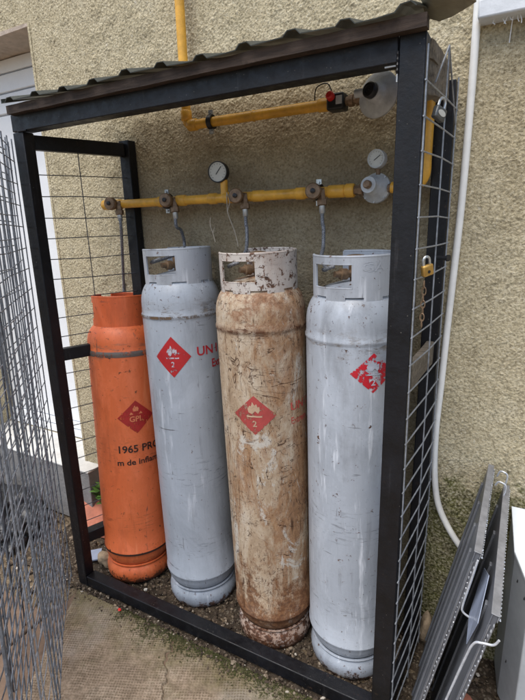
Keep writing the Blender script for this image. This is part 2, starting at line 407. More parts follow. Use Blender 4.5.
# ------------------------------------------------------------------ numpy height fields
rng = np.random.default_rng(11)
def band(ny, nx, lo, hi):
    """band-passed noise; lo/hi wavelengths in samples"""
    f = np.fft.rfft2(rng.standard_normal((ny, nx)))
    fy = np.fft.fftfreq(ny)[:, None]; fx = np.fft.rfftfreq(nx)[None, :]
    w = np.sqrt(fx*fx + fy*fy) + 1e-9
    f *= np.exp(-(w*lo)**2*.9)*(1-np.exp(-(w*hi)**2*2))
    h = np.fft.irfft2(f, (ny, nx)); return h/h.std()
def grid_faces(ny, nx, keep=None):
    i = np.arange((ny-1)*(nx-1)); r, c = np.divmod(i, nx-1); a = r*nx + c
    F = np.stack([a, a+1, a+nx+1, a+nx], 1)
    return F if keep is None else F[keep.ravel()]
def mesh_np(name, verts, faces, mat, parent=None):
    me = bpy.data.meshes.new(name)
    me.vertices.add(len(verts)); me.vertices.foreach_set('co', verts.astype(np.float32).ravel())
    n = len(faces); me.loops.add(n*4); me.loops.foreach_set('vertex_index', faces.astype(np.int32).ravel())
    me.polygons.add(n); me.polygons.foreach_set('loop_start', np.arange(0, n*4, 4, dtype=np.int32))
    me.polygons.foreach_set('use_smooth', np.ones(n, dtype=bool))
    me.update(calc_edges=True); me.validate(); me.materials.append(mat)
    o = bpy.data.objects.new(name, me); COL.objects.link(o)
    if parent: o.parent = parent
    return o

# ------------------------------------------------------------------ house
house = empty('house', (0,0,0), 'tan roughcast house wall carrying yellow gas pipes, with white door at left', 'house')
DX0, DX1, DZ0, DZ1 = -1.30, -.372, .327, 2.432
st = .0031
xs = np.arange(-.80, 2.15, st); zs = np.arange(-.03, 2.70, st)
nx, nz = len(xs), len(zs)
h = .0021*np.tanh(band(nz, nx, 1.3, 2.6)*.8) + .0007*band(nz, nx, 5, 14) + .0016*band(nz, nx, 40, 90)
X, Z = np.meshgrid(xs, zs)
cx_, cz_ = (X[:-1,:-1]+st/2), (Z[:-1,:-1]+st/2)
keep = ~((cx_ > DX0) & (cx_ < DX1) & (cz_ > DZ0) & (cz_ < DZ1))
verts = np.stack([X, -np.abs(h) - .001, Z], -1).reshape(-1, 3)
F = grid_faces(nz, nx, keep)
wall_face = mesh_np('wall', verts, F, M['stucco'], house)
b = MB()          # the wall's body behind the rough coat, round the opening
b.box((-7, .004, -.2), (DX0-.001, .32, 5)); b.box((DX1+.002, .004, -.2), (7, .32, 5))
b.box((DX0-.001, .004, DZ1+.002), (DX1+.002, .32, 5)); b.box((DX0-.001, .004, -.2), (DX1+.002, .32, DZ0-.002))
b.box((-7, -.004, 2.70), (7, .003, 5)); b.box((-7, -.004, -.2), (DX0-.001, .003, 2.70)); b.box((2.148, -.004, -.2), (7, .003, 2.70)); b.box((DX0-.001, -.004, DZ1+.002), (-.80, .003, 2.70)); b.box((DX0-.001, -.004, -.2), (-.80, .003, DZ0-.002))
b.build('wall_core', M['stucco'], house, smooth=False)
# jamb reveals line the opening edge of the coat
b = MB(); b.box((DX1-.012, -.006, DZ0), (DX1+.001, .30, DZ1)); b.build('reveal', M['stucco'], house, smooth=False)
b = MB(); b.beam((DX0, .095, DZ1-.007), (DX1-.013, .095, DZ1-.007), .205, .016, n=14, jit=.0022); b.build('lintel', M['lintel'], house, smooth=False)
door = MB()
door.box((DX0+.01, .205, DZ0+.10), (DX1-.014, .235, 2.16)); dr = door.build('door', M['white'], house, bevel=.003)
b = MB()
for z0, z1, y in ((2.168, 2.262, .198), (2.268, 2.350, .192), (2.356, DZ1-.018, .186)): b.box((DX0+.01, y, z0), (DX1-.014, .24, z1))
b.build('shutter_box', M['white'], dr, bevel=.004)
b = MB(); b.box((DX0+.01, .185, DZ0+.003), (DX1-.014, .24, DZ0+.045)); b.build('threshold', M['white'], dr, bevel=.003)
b = MB(); b.box((DX0+.01, .195, DZ0+.052), (DX1-.014, .24, DZ0+.094)); b.build('bottom_rail', M['white'], dr, bevel=.003)
b = MB(); b.box((DX0-.1, -.088, 0), (-.272, .01, .317)); stp = b.build('door_step', M['step'], house, bevel=.004)
b = MB(); b.box((DX0-.1, -.092, .317), (-.270, .18, .328)); b.build('tread', M['tread'], stp, bevel=.003)
b = MB(); b.box((1.452, -.062, 2.066), (2.75, .01, 2.112)); b.box((1.452, -.050, 2.112), (2.75, .01, 2.150)); b.build('window_sill', M['sill'], house, bevel=.005)
b = MB(); b.box((1.50, -.03, 2.15), (1.56, 0, 3.25)); b.box((2.64, -.03, 2.15), (2.70, 0, 3.25)); b.box((1.56, -.03, 2.15), (2.64, 0, 2.21)); b.box((1.56, -.03, 3.19), (2.64, 0, 3.25))
wf = b.build('window', M['white'], house, bevel=.004)
b = MB(); b.box((1.56, -.016, 2.21), (2.64, -.008, 3.19)); b.build('pane', M['glass'], wf, smooth=False)
b = MB()          # hardened foam strings hanging below the sill
for i in range(9):
    x = 1.495 + .012*i + rnd.uniform(-.004,.004); l = rnd.uniform(.008,.03)
    b.tube([(x, -.035, 2.066), (x+rnd.uniform(-.006,.006), -.038, 2.066-l*.6), (x+rnd.uniform(-.012,.01), -.04, 2.066-l)], .0012, 5)
b.tube([(1.535,-.03,2.066),(1.533,-.02,2.04),(1.531,-.012,2.01)], .0013, 5)
b.build('foam_string', M['white'], house)

# ------------------------------------------------------------------ ground
b = MB(); b.add([(-60,-60,-.012),(60,-60,-.012),(60,60,-.012),(-60,60,-.012)], [(0,1,2,3)])
tag(b.build('ground', M['earth'], smooth=False), kind='structure')
st2 = .0025
xs2 = np.arange(.02, 1.75, st2); ys2 = np.arange(-1.55, -.452, st2); nx2, ny2 = len(xs2), len(ys2)
X2, Y2 = np.meshgrid(xs2, ys2)
a = math.radians(-24); U = X2*math.cos(a) - Y2*math.sin(a); W = X2*math.sin(a) + Y2*math.cos(a)
U = U + .004*np.sin(W*9) ; W = W + .004*np.sin(U*7)
pat = np.sin(U*2*PI/.0100)*.5+.5; pat2 = np.sin(W*2*PI/.0100)*.5+.5
wornm = np.clip(.85 + .35*band(ny2, nx2, 30, 90), .15, 1.2)
h2 = .0030*np.maximum(pat, pat2)**1.5*wornm + .0006*band(ny2, nx2, 2, 6) + .0012*band(ny2, nx2, 40, 100)
cx = np.interp(Y2, [-1.55, -.675, -.585, -.482, -.45], [1.25, .70, .629, .568, .55]) + .010*np.sin(Y2*60) + .006*np.sin(Y2*171+1)
dd = np.abs(X2 - cx)
h2 -= .012*np.exp(-(dd/.0042)**2)
verts = np.stack([X2, Y2, .004 + h2 - .002], -1).reshape(-1,3)
keep2 = X2[:-1,:-1] > .02 + np.clip(-.452 - Y2[:-1,:-1], 0, 9)*.52
slab = mesh_np('concrete_slab', verts, grid_faces(ny2, nx2, keep2), M['slab']); tag(slab, kind='structure')
pit_ = slab.data.attributes.new('pit', 'FLOAT', 'POINT'); pit_.data.foreach_set('value', ((1-np.maximum(pat, pat2)**1.2)*np.clip(wornm,0,1)).astype(np.float32).ravel())
b = MB(); b.add([(.62,-8,.0),(6,-8,.0),(6,-1.55,.0),(.62,-1.55,.0)], [(0,1,2,3)])
tag(b.build('concrete_yard', M['slab'], smooth=False), kind='structure')
b = MB()
xx = [-2.6,-1.9,-1.2,-.55,.018]; yy = [-2.2,-1.65,-1.12,-.60]
for i in range(4):
    for j in range(3):
        dz = rnd.uniform(-.004,.004)
        b.box((xx[i]+.006, yy[j]+.006, -.04), (xx[i+1]-.006, yy[j+1]-.006, .006+dz))
b.box((.020, -.98, -.04), (.62, -.47, -.003)); b.box((.020, -1.545, -.04), (.70, -.99, -.003))
tag(b.build('path', M['paving'], bevel=.006), kind='structure')
# soil bed inside the cage
n = 70; xs3 = np.linspace(-.42, 1.78, 2*n); ys3 = np.linspace(-.452, .0, n)
X3, Y3 = np.meshgrid(xs3, ys3); h3 = .006*band(n, 2*n, 4, 14) + .004*band(n, 2*n, 2, 5)
inside = (np.clip((X3-.02)/.1, 0, 1))
verts = np.stack([X3, Y3, -.004 + np.clip(h3, -.012, .012)], -1).reshape(-1,3)
tag(mesh_np('soil_bed', verts, grid_faces(n, 2*n), M['soil']), kind='structure')

def stones(name, mat, count, area, size, z=0, flat=.6, dens=None):
    import bmesh
    bm = bmesh.new(); bmesh.ops.create_icosphere(bm, subdivisions=1, radius=1)
    bv = [v.co.copy() for v in bm.verts]; bf = [tuple(v.index for v in f.verts) for f in bm.faces]; bm.free()
    m = MB(); k = 0
    while k < count:
        x = rnd.uniform(area[0], area[1]); y = rnd.uniform(area[2], area[3])
        if dens and rnd.random() > dens(x, y): continue
        s = size[0]*(size[1]/size[0])**(rnd.random()**2.2)
        q = Matrix.Rotation(rnd.uniform(0,6.3), 3, 'Z') @ Matrix.Rotation(rnd.uniform(-.5,.5), 3, 'X')
        sx, sy, sz = s*rnd.uniform(.7,1.3), s*rnd.uniform(.6,1.1), s*rnd.uniform(.4,.8)*flat/.6
        m.add([q @ V(v.x*sx*rnd.uniform(.62,1.2), v.y*sy*rnd.uniform(.62,1.2), v.z*sz*rnd.uniform(.65,1.15)) + V(x, y, z+sz*.3) for v in bv], bf); k += 1
    o = m.build(name, mat, smooth=False); tag(o, kind='stuff'); return o
o = stones('gravel', M['gravel'], 5200, (.02, 1.40, -.40, -.02), (.0022, .012), .0); tag(o, 'loose brown and pale gravel spread under the gas cylinders', 'gravel')
o = stones('gravel', M['gravel'], 900, (.0, 1.42, -.58, -.425), (.0022, .009), .004, dens=lambda x, y: math.exp(-((y+.43)/.05)**2))
tag(o, 'fine grit gathered along the front bottom bar of the cage', 'grit')
o = stones('gravel', M['gravel'], 1800, (-1.3, -.0, -.60, -.02), (.003, .017), -.004); tag(o, 'rough pinkish gravel on the ground left of the cage', 'gravel')
o = stones('gravel', M['gravel'], 500, (1.40, 1.78, -.5, -.01), (.003, .014), -.002); tag(o, 'dark grit on the strip between cage and leaning panels', 'grit')

def moss(count, f):
    m = MB()
    for i in range(count):
        x, y, z, s = f()
        n = rnd.randint(5, 8)
        for k in range(n):
            t = rnd.uniform(0, 6.3); tl = rnd.uniform(.3, .9); w = s*.35
            d = V(math.cos(t)*tl, math.sin(t)*tl, 1).normalized(); sd = d.cross(V(0,0,1)).normalized()*w
            c = V(x+rnd.uniform(-s,s), y+rnd.uniform(-s,s), z)
            m.add([c-sd, c+sd, c+d*s*1.6+sd*.3, c+d*s*1.6-sd*.3], [(0,1,2,3)])
    return m
def mf():
    x = rnd.uniform(.28, 1.3); d = abs(rnd.gauss(0, .035))
    k = .5+.5*math.sin(x*9+1)*math.sin(x*23)
    return x, -.447-d*(.4+k), .004, rnd.uniform(.0012, .0032)
tag(moss(3600, mf).build('moss', M['moss'], smooth=False), 'green moss creeping along the foot of the cage front', 'moss', kind='stuff')

# ------------------------------------------------------------------ cage
XL, XR, YF, YB, H, S = -.009, 1.395, -.4229, -.05, 1.9486, .058
RLx, RRx = .179, 1.412
cage = empty('gas_cage', (XL, YF, 0), 'black steel cage with open wire door and sheet roof holding four tall gas cylinders', 'gas cage')
def post(x0, y0, z0, x1, y1, z1, name='post', bev=.003, mat='black'):
    b = MB(); b.box((x0,y0,z0), (x1,y1,z1)); return b.build(name, M[mat], cage, bevel=bev)
post(XL, YF, .004, XL+S*.92, YF+.045, H-.058); post(XR-S, YF, .004, XR, YF+.05, H-.002)
post(RLx-.052, YB, .002, RLx, YB+.042, H-.05); post(RRx-.052, YB-.022, .002, RRx, YB+.028, H-.02)
post(XL, YF, H-.056, XR-S-.001, YF+.05, H, 'top_rail')
post(XL+S*.92+.001, YF, .006, XR-S-.001, YF+.05, .056, 'bottom_rail')
def rail(p, q, w=.03, hh=.05, mat='black', name='side_rail', n=1, jit=0):
    b = MB(); b.beam(p, q, w, hh, n=n, jit=jit); return b.build(name, M[mat], cage, bevel=.003)
LA, LB = (.02, YF+.046), (.150, YB-.001)     # left side line
def left_at(t, z): return (LA[0]+(LB[0]-LA[0])*t, LA[1]+(LB[1]-LA[1])*t, z)
rail(left_at(0, 1.862), left_at(1, 1.862)); rail(left_at(0, 1.07), left_at(1, 1.07)); rail(left_at(0, .228), left_at(1, .228), .045, .05)
rail((XR-.02, YF+.051, .03), (RRx-.02, YB-.023, .03))
rail((XR-.012, YF+.052, 1.15), (RRx-.022, YB-.024, 1.15), .022, .07, 'grey_wood', 'timber_rail', 5, .0015)
# broken end of roof timber at the right top corner
b = MB(); b.beam((XR-.022, YF+.055, 1.872), (RRx-.02, -.15, 1.90), .03, .075, n=7, jit=.006); b.beam((XR-.03, YF+.06, 1.93), (RRx-.04, -.08, 1.955), .05, .035, n=6, jit=.005)
b.build('timber_rail', M['grey_wood'], cage, smooth=False)
# fascia
b = MB(); b.beam((XL+.022, YF-.0145, 1.9570), (XR+.004, YF-.0145, 1.9570), .026, .027, n=26, jit=.0010); b.build('fascia', M['brown_wood'], cage, sharp=30)
# roof: box-profile sheet
prof = []; x = .19-.1298*2
while x < 1.46:
    prof += [(x-.062, 0), (x-.023, 0), (x-.011, .0115), (x+.011, .0115), (x+.023, 0)]; x += .1298
prof = [(max(.020, min(px, 1.47)), pz) for px, pz in prof]
b = MB(); vs = []; fs = []; ny = 9
for j in range(ny):
    t = j/(ny-1); y = YF-.046 + t*.372
    for i, (px, pz) in enumerate(prof):
        wob = .0035*math.sin(px*13+j*.3) + (.010*max(0, (px-1.28)/.12) if t < .3 else 0)
        vs.append((px, y, 1.9745 + pz + .10*t + wob))
nn = len(prof)
for j in range(ny-1):
    for i in range(nn-1): fs.append((j*nn+i, j*nn+i+1, (j+1)*nn+i+1, (j+1)*nn+i))
b.add(vs, fs); ro = b.build('roof_sheet', M['roof'], cage, smooth=False)
sm = ro.modifiers.new('thick', 'SOLIDIFY'); sm.thickness = .0022
# torn flashing at the right end
b = MB(); vs = []; fs = []
rows = [(1.372, -.478, 2.004), (1.40, -.466, 1.994), (1.43, -.455, 1.990), (1.462, -.446, 1.984), (1.486, -.440, 1.974)]
wid = [.15, .15, .115, .06, .008]
for (x, y, z), w in zip(rows, wid):
    for k in range(4):
        vs.append((x, y + w*k/3, z + .012*math.sin(k*1.1) + rnd.uniform(-.002,.002)))
for i in range(4):
    for k in range(3): fs.append((i*4+k, i*4+k+1, (i+1)*4+k+1, (i+1)*4+k))
b.add(vs, fs); fl = b.build('flashing', M['flash'], cage, sharp=25); sm = fl.modifiers.new('thick', 'SOLIDIFY'); sm.thickness = .004
for (x, y, z), d in (((XL+.054, YF-.001, H-.056), (1,0,0)), ((XR-S-.001, YF-.001, H-.056), (0,0,1)), ((XL+.055, YF-.001, .030), (0,0,1)), ((XR-S-.001, YF-.001, .030), (0,0,1)), ((RLx-.05, YB-.001, 1.862), (0,0,1)), ((XL+.05, YF+.03, 1.07), (0,0,1))):
    b = MB(); d = Vector(d); P = []; 
    for k in range(9): P.append(V(x, y, z) + d*(-.022+.0055*k) + V(0, -.0012*(k % 2), 0))
    b.tube(P, [.0024+.0012*(k % 2) for k in range(9)], 7); b.build('weld_bead', M['black'], cage)
# corner bracket, screw heads
b = MB(); b.box((XR-S-.032, YF+.008, H-.060), (XR-S-.001, YF+.012, H-.057)); b.box((XR-S-.005, YF+.008, H-.092), (XR-S-.002, YF+.012, H-.060)); b.build('corner_bracket', M['zinc'], cage)

def wires(segs, r, mat, name, parent, n=5):
    m = MB()
    for s in segs: m.tube(s, r, n)
    return m.build(name, M[mat], parent)
# left mesh
segs = []
z = .30
while z < 1.83:
    w = rnd.uniform(-.004,.004)
    segs.append([left_at(-.02, z), left_at(.5, z+w), left_at(1.02, z+rnd.uniform(-.003,.003))]); z += .0765
for t in (.47,): segs.append([left_at(t, .25), left_at(t+.01, 1.05), left_at(t, 1.86)])
wires(segs, .0019, 'dark_wire', 'mesh_panel', cage)
# right mesh, welded to the outside of the right posts
RA, RB = (XR+.004, YF+.004), (RRx+.006, YB-.012)
def right_at(t, z): return (RA[0]+(RB[0]-RA[0])*t + .004*math.sin(t*PI), RA[1]+(RB[1]-RA[1])*t, z)
segs = []; z = .05; k = 0
while z < 1.88:
    segs.append([right_at(-.02, z), right_at(.5, z+rnd.uniform(-.003,.003)), right_at(1.03, z+rnd.uniform(-.003,.003))]); z += .072
for t, zt in ((0, 1.92), (.52, 1.965), (.97, 1.93)):
    segs.append([right_at(t, .02), right_at(t+.012, .6), right_at(t-.006, 1.2), right_at(t, zt)])
segs.append([right_at(.52, 1.965), right_at(.2, 1.86)]); segs.append([right_at(.52, 1.965), right_at(1.0, 1.80)])
wires(segs, .0021, 'wire', 'mesh_panel', cage, 6)

# open door leaves of welded wire, swung out towards the yard and folded on themselves
def leaf(name, hinge, dirn, length, z0, z1, dx, dz, lean, r, mat, bow=0, tips=True, edge_r=.003, seed=1, wob=.004):
    R = random.Random(seed); d = Vector((dirn[0], dirn[1], 0)).normalized(); nrm = V(d.y, -d.x, 0)
    def P(t, z):
        k = lean*(1 - z/1.9) + bow*math.sin(PI*min(1, max(0, t/length)))
        return V(hinge[0], hinge[1], z) + d*t + nrm*k
    m = MB(); t = 0.0; ts = []
    while t <= length+1e-6: ts.append(t); t += dx
    for t in ts:
        o = R.uniform(-wob, wob)
        m.tube([P(t+o, z0-.02), P(t+R.uniform(-wob,wob), (z0+z1)/2), P(t+R.uniform(-wob,wob), z1+.01)], r, 5)
    z = z0
    while z <= z1:
        m.tube([P(-.012 if tips else 0, z) , P(length*.5, z+R.uniform(-wob,wob)), P(length+.012, z+R.uniform(-wob,wob))], r*.8, 5); z += dz
    m.tube([P(length, z0-.02), P(length, (z0+z1)/2), P(length, z1+.01)], edge_r, 6)
    return m.build(name, M[mat], cage)
leaf('wire_door', (XL+.004, YF-.012), (.73, -.685), .66, .07, 1.86, .075, .075, .02, .0023, 'dull_zinc', .012, seed=3, wob=.007)
leaf('wire_door', (XL-.006, YF-.03), (.720, -.695), .82, .03, 1.84, .082, .082, .075, .0026, 'dull_zinc', .030, seed=6, edge_r=.0060, wob=.008)
leaf('wire_door', (XL-.002, YF-.02), (.735, -.68), .74, .05, 1.85, .10, .078, .045, .0022, 'wire', -.012, seed=12, edge_r=.003, wob=.010)
leaf('wire_door', (XL-.05, YF-.10), (.70, -.72), 1.05, .02, 1.80, .15, .075, .10, .0032, 'dark_wire', -.03, seed=9, edge_r=.004)

# ------------------------------------------------------------------ cylinders
def arc_part(m, r, z0, z1, th0, th1, holes, thick, lip=.004, nth=None, nzz=22):
    nth = nth or int((th1-th0)/math.radians(2.0)); vs = []; 
    def pos(t, z, rr): return (rr*math.sin(t), -rr*math.cos(t), z)
    T = [th0+(th1-th0)*i/nth for i in range(nth+1)]; ZZ = [z0+(z1-z0)*j/nzz for j in range(nzz+1)]
    solid = [[True]*nzz for _ in range(nth)]
    for i in range(nth):
        for j in range(nzz):
            t = math.degrees((T[i]+T[i+1])/2); z = (ZZ[j]+ZZ[j+1])/2
            for (a0, a1, b0, b1) in holes:
                if a0 < t < a1 and b0 < z < b1: solid[i][j] = False
    import bmesh
    idx = {}; V_ = []; F_ = []
    def vid(i, j, s):
        if (i, j, s) not in idx:
            idx[(i,j,s)] = len(V_); V_.append(pos(T[i], ZZ[j], r if s == 0 else r-thick))
        return idx[(i,j,s)]
    for i in range(nth):
        for j in range(nzz):
            if not solid[i][j]: continue
            F_.append((vid(i,j,0), vid(i+1,j,0), vid(i+1,j+1,0), vid(i,j+1,0)))
            F_.append((vid(i,j,1), vid(i,j+1,1), vid(i+1,j+1,1), vid(i+1,j,1)))
            for di, dj, e in ((-1,0,((i,j),(i,j+1))), (1,0,((i+1,j+1),(i+1,j))), (0,-1,((i+1,j),(i,j))), (0,1,((i,j+1),(i+1,j+1)))):
                a, b_ = i+di, j+dj
                if not (0 <= a < nth and 0 <= b_ < nzz and solid[a][b_]):
                    (p, q), (u_, w_) = e
                    F_.append((vid(p,q,0), vid(u_,w_,0), vid(u_,w_,1), vid(p,q,1))[::-1])
    m.add(V_, F_)
    if lip:
        m.tube([pos(t, z1, r-thick/2) for t in T], lip, 8)
        for t in (T[0], T[-1]): m.tube([pos(t, z0+.01, r-thick/2), pos(t, (z0+z1)/2, r-thick/2), pos(t, z1, r-thick/2)], lip*.9, 8)
    for (a0, a1, b0, b1) in holes:
        if b1-b0 > .03:   # rolled lip round the hand hole
            a0, a1 = math.radians(a0), math.radians(a1); P = []
            for k in range(13): P.append(pos(a0+(a1-a0)*k/12, b1, r-.001))
            for k in range(1, 6): P.append(pos(a1, b1+(b0-b1)*k/5, r-.001))
            for k in range(1, 13): P.append(pos(a1+(a0-a1)*k/12, b0, r-.001))
            for k in range(1, 6): P.append(pos(a0, b0+(b1-b0)*k/5, r-.001))
            m.tube(P, .0019, 6)

def text_mesh(txt, size):
    cu = bpy.data.curves.new('txt', 'FONT'); cu.body = txt; cu.size = size; cu.align_x = 'LEFT'; cu.resolution_u = 3; cu.offset = size*.022
    ob = bpy.data.objects.new('txt', cu); COL.objects.link(ob)
    bpy.context.view_layer.update()
    me = bpy.data.meshes.new_from_object(ob.evaluated_get(bpy.context.evaluated_depsgraph_get()))
    vs = [v.co.copy() for v in me.vertices]; fs = [tuple(p.vertices) for p in me.polygons]
    bpy.data.objects.remove(ob); bpy.data.meshes.remove(me); bpy.data.curves.remove(cu)
    return vs, fs
def wrap_text(txt, size, th, z, r, name, mat, parent, slope=0.0, fat=1.0):
    """letters bent round a cylinder: x runs along the skin"""
    vs, fs = text_mesh(txt, size); m = MB()
    m.add([(r*math.sin(th+v.x*fat/r), -r*math.cos(th+v.x*fat/r), z+v.y+slope*v.x) for v in vs], fs)
    return m.build(name, M[mat] if isinstance(mat, str) else mat, parent, local=True, smooth=False)
def wrap_poly(m, pts, th, z, r, sub=3):
    """small flat polygon fan bent round the skin"""
    cx = sum(p[0] for p in pts)/len(pts); cy = sum(p[1] for p in pts)/len(pts)
    q = []
    for i in range(len(pts)):
        a, b_ = pts[i], pts[(i+1) % len(pts)]
        for k in range(sub): q.append((a[0]+(b_[0]-a[0])*k/sub, a[1]+(b_[1]-a[1])*k/sub))
    f = lambda x, y: (r*math.sin(th+x/r), -r*math.cos(th+x/r), z+y)
    m.add([f(cx, cy)] + [f(*p) for p in q], [(0, 1+i, 1+(i+1) % len(q)) for i in range(len(q))])
def diamond(m, hw, hh, th, z, r, n=12):
    f = lambda x, y: (r*math.sin(th+x/r), -r*math.cos(th+x/r), z+y)
    vs = []; fs = []
    for i in range(n+1):
        for j in range(n+1):
            u = i/n; v = j/n; x = (u-v)*hw; y = (u+v-1)*hh; vs.append(f(x, y))
    for i in range(n):
        for j in range(n): a = i*(n+1)+j; fs.append((a, a+n+1, a+n+2, a+1))
    m.add(vs, fs)

def cylinder(name, label, x, y, tx, ty, hgt, seam, cb, mat, colmat, deep, dia, dmat, fmat, footmat=None, rc=.126, seamcol=None, seed=0, gpl=False, hand=((-64, -3), (118, 172)), arc0=-88):
    root = empty(name, (x, y, .0), label, 'gas cylinder', 'tall gas cylinders in the cage')
    f = Vector((CAM.x-x, CAM.y-y, 0)).normalized(); rz = math.atan2(f.x, -f.y)
    tilt = V(0,0,1).rotation_difference(V(tx, ty, 1).normalized()).to_matrix().to_4x4()
    root.matrix_basis = Matrix.Translation((x, y, 0)) @ tilt @ Matrix.Rotation(rz, 4, 'Z')
    R = .15
    m = MB()
    pr = [(.10, .075), (.128, .085), (.141, .105), (.1475, .125), (.1500, .141), (.1528, .145), (.1528, .150), (.1500, .154)]
    for k in range(1, 9): pr.append((.1500, .154+(seam-.168)*k/8))
    pr += [(.1500, seam-.012), (.1530, seam-.006), (.1530, seam), (.1500, seam+.006), (.1492, seam+.025)]
    H0 = seam+.025; dH = cb+.040-H0
    for k in range(1, 15):
        u = k/14*.985; pr.append((.1492*(1-u**2.6)**(1/2.6), H0+dH*u))
    pr += [(.02, cb+.0405)]
    m.lathe(pr, n=80)
    body = m.build('body', mat, root, local=True, sharp=50)
    m = MB(); m.lathe([(.134, .000), (.141, .004), (.1455, .022), (.1465, .045), (.142, .062), (.134, .074), (.140, .086), (.132, .088), (.126, .06), (.130, .004)], n=72, cap0=False, cap1=False)
    fr = m.build('foot_ring', footmat or mat, root, local=True, sharp=60)
    m = MB()
    for a in (-38, 6, 50):
        t = math.radians(a); m = MB(); m.lathe([(.0035, 0), (.0035, .004)], (.1435*math.sin(t), -.1435*math.cos(t), .022), (math.sin(t), -math.cos(t), 0), 8)
        m.build('drain_hole', M['ink'], fr, local=True)
    m = MB()
    hc = hgt-cb
    arc_part(m, rc, cb-.010, hgt-.004, math.radians(arc0), math.radians(198), [(a0, a1, cb+hc*.26, cb+hc*.80) for a0, a1 in hand] + [
             (-60, -40, cb-.02, cb+.007), (-12, 12, cb-.02, cb+.007), (38, 60, cb-.02, cb+.007), (86, 106, cb-.02, cb+.007)], .006, nzz=30)
    col = m.build('collar', colmat, root, local=True, sharp=35)
    # valve in the middle
    m = MB(); zc = cb+.018
    m.lathe([(.024, 0), (.024, .012), (.016, .016), (.015, .05), (.02, .052), (.02, .07), (.012, .074), (.012, .082)], (0, 0, zc), n=20)
    m.lathe([(.011, 0), (.011, .03), (.017, .03), (.017, .05), (.010, .052), (.009, .07)], (0, 0, zc+.042), (-.85, -.5, .05), 16)
    val = m.build('valve', M['bronze'], root, local=True)
    m = MB(); m.lathe([(.01, 0), (.026, .002), (.028, .008), (.026, .016), (.012, .018)], (0, 0, zc+.082), n=14); m.build('handwheel', M['bronze'], val, local=True)
    # hazard diamond
    th, z, hw, hh = dia
    th = math.radians(th)
    m = MB(); diamond(m, hw, hh, th, z, R+.0007); dm = m.build('hazard_diamond', dmat, root, local=True)
    m = MB(); s = hw/.085; rr = R+.0013
    def P(pts): wrap_poly(m, [(px*s, py*s) for px, py in pts], th, z, rr)
    if not gpl:
        P([(-.022,.012),(-.026,.026),(-.017,.040),(-.014,.030),(-.006,.055),(.002,.040),(.010,.047),(.014,.032),(.021,.036),(.022,.020),(.015,.008),(.004,.018),(-.008,.006)])
        P([(-.03,-.001),(.03,-.001),(.03,-.007),(-.03,-.007)])
    else:
        P([(-.012,.028),(-.015,.040),(-.004,.056),(.0,.046),(.006,.050),(.013,.040),(.010,.028)]); P([(-.030,.014),(-.022,.026),(-.012,.014)]); P([(.012,.014),(.022,.026),(.030,.014)])
    m.build('flame_mark', fmat, dm, local=True, smooth=False)
    vs, fs = text_mesh('GPL' if gpl else '2', .034*s if not gpl else .036*s)
    wd = max(v.x for v in vs)
    wrap_text('GPL' if gpl else '2', .034*s if not gpl else .036*s, th-wd/2/R, z-(.045*s if not gpl else .020*s), rr, 'class_number' if not gpl else 'lettering', fmat, dm)
    return root, body, col

red = lin(196,44,48)
g1 = mat_paint('grey_enamel', (168,176,186), 1, .63, .36, seam=1.243)
g2 = mat_paint('grey_enamel', (174,181,190), 4, .625, .33, stamount=.75, seam=1.20)
gc = mat_paint('grey_enamel', (178,184,192), 6, .65, .36)
og = mat_paint('orange_enamel', (226,116,66), 2, .62, .46, streak=(232,140,92), dirt=(120,56,34), dark=lin(206,98,52), stamount=.7, seam=1.05)
oc = mat_paint('orange_enamel', (224,110,60), 8, .64, .42, streak=(228,132,88), dirt=(110,52,34), dark=lin(204,88,42), stamount=.3)
ru = mat_rusty()
wc = mat_paint('flaking_white_enamel', (206,200,192), 5, .575, .5, dirt=(140,100,74), dark=lin(180,170,162), stamount=.2)
rf = mat_paint('flaking_white_enamel', (196,186,176), 9, .50, .6, dirt=(120,76,48), dark=lin(160,120,90), stamount=.2)

r_o, b_o, c_o = cylinder('gas_cylinder', 'short orange gas cylinder with black stencilled text, beside the left post', .1538, -.2000, -.0253, .0627, 1.287, 1.055, 1.150, og, oc, 0,
    (9.5, .782, .078, .072), mat_decal('faded_red_stencil', lin(176,40,36), 2, .36, .46, 40), mat_decal('faded_pale_stencil', lin(232,136,92), 3, .33, .43, 40), rc=.118, gpl=True, seed=1, hand=((-118, -72), (100, 150)), arc0=-135)
r_a, b_a, c_a = cylinder('gas_cylinder', 'clean grey gas cylinder between the orange and the rusty cylinders', .5084, -.1720, -.0225, .0089, 1.482, 1.243, 1.357, g1, gc, 0,
    (-18, 1.095, .069, .077), mat_decal('red_stencil', lin(184,36,40), 5, .36, .42, 40), mat_decal('pale_stencil', lin(200,196,204), 6, .42, .50, 44), seed=2)
r_b, b_b, c_b = cylinder('gas_cylinder', 'rusty brown gas cylinder with flaking white collar', .8830, -.2020, -.0124, -.0230, 1.478, 1.242, 1.356, ru, wc, 0,
    (-13, .964, .073, .068), mat_decal('dusty_red_stencil', lin(180,74,70), 7, .37, .46, 46), mat_decal('dusty_pale_stencil', lin(206,176,146), 8, .32, .42, 50), footmat=rf, seed=3)
r_c, b_c, c_c = cylinder('gas_cylinder', 'grey gas cylinder with scratched red diamond, hard against the right front post', 1.1902, -.1850, -.0060, -.0142, 1.469, 1.228, 1.345, g2, gc, 0,
    (22, 1.137, .068, .060), mat_decal('scraped_red_stencil', lin(206,34,50), 9, .455, .485, 40), mat_decal('scraped_pale_stencil', lin(196,202,214), 4, .42, .48, 34), seed=4)
blk = mat_decal('worn_black_stencil', lin(50,30,26), 3, .33, .42, 46); redt = mat_decal('red_lettering', lin(190,44,56), 5, .28, .36, 46); redf = mat_decal('faint_red_lettering', lin(196,84,72), 6, .36, .5, 40)
T = math.radians
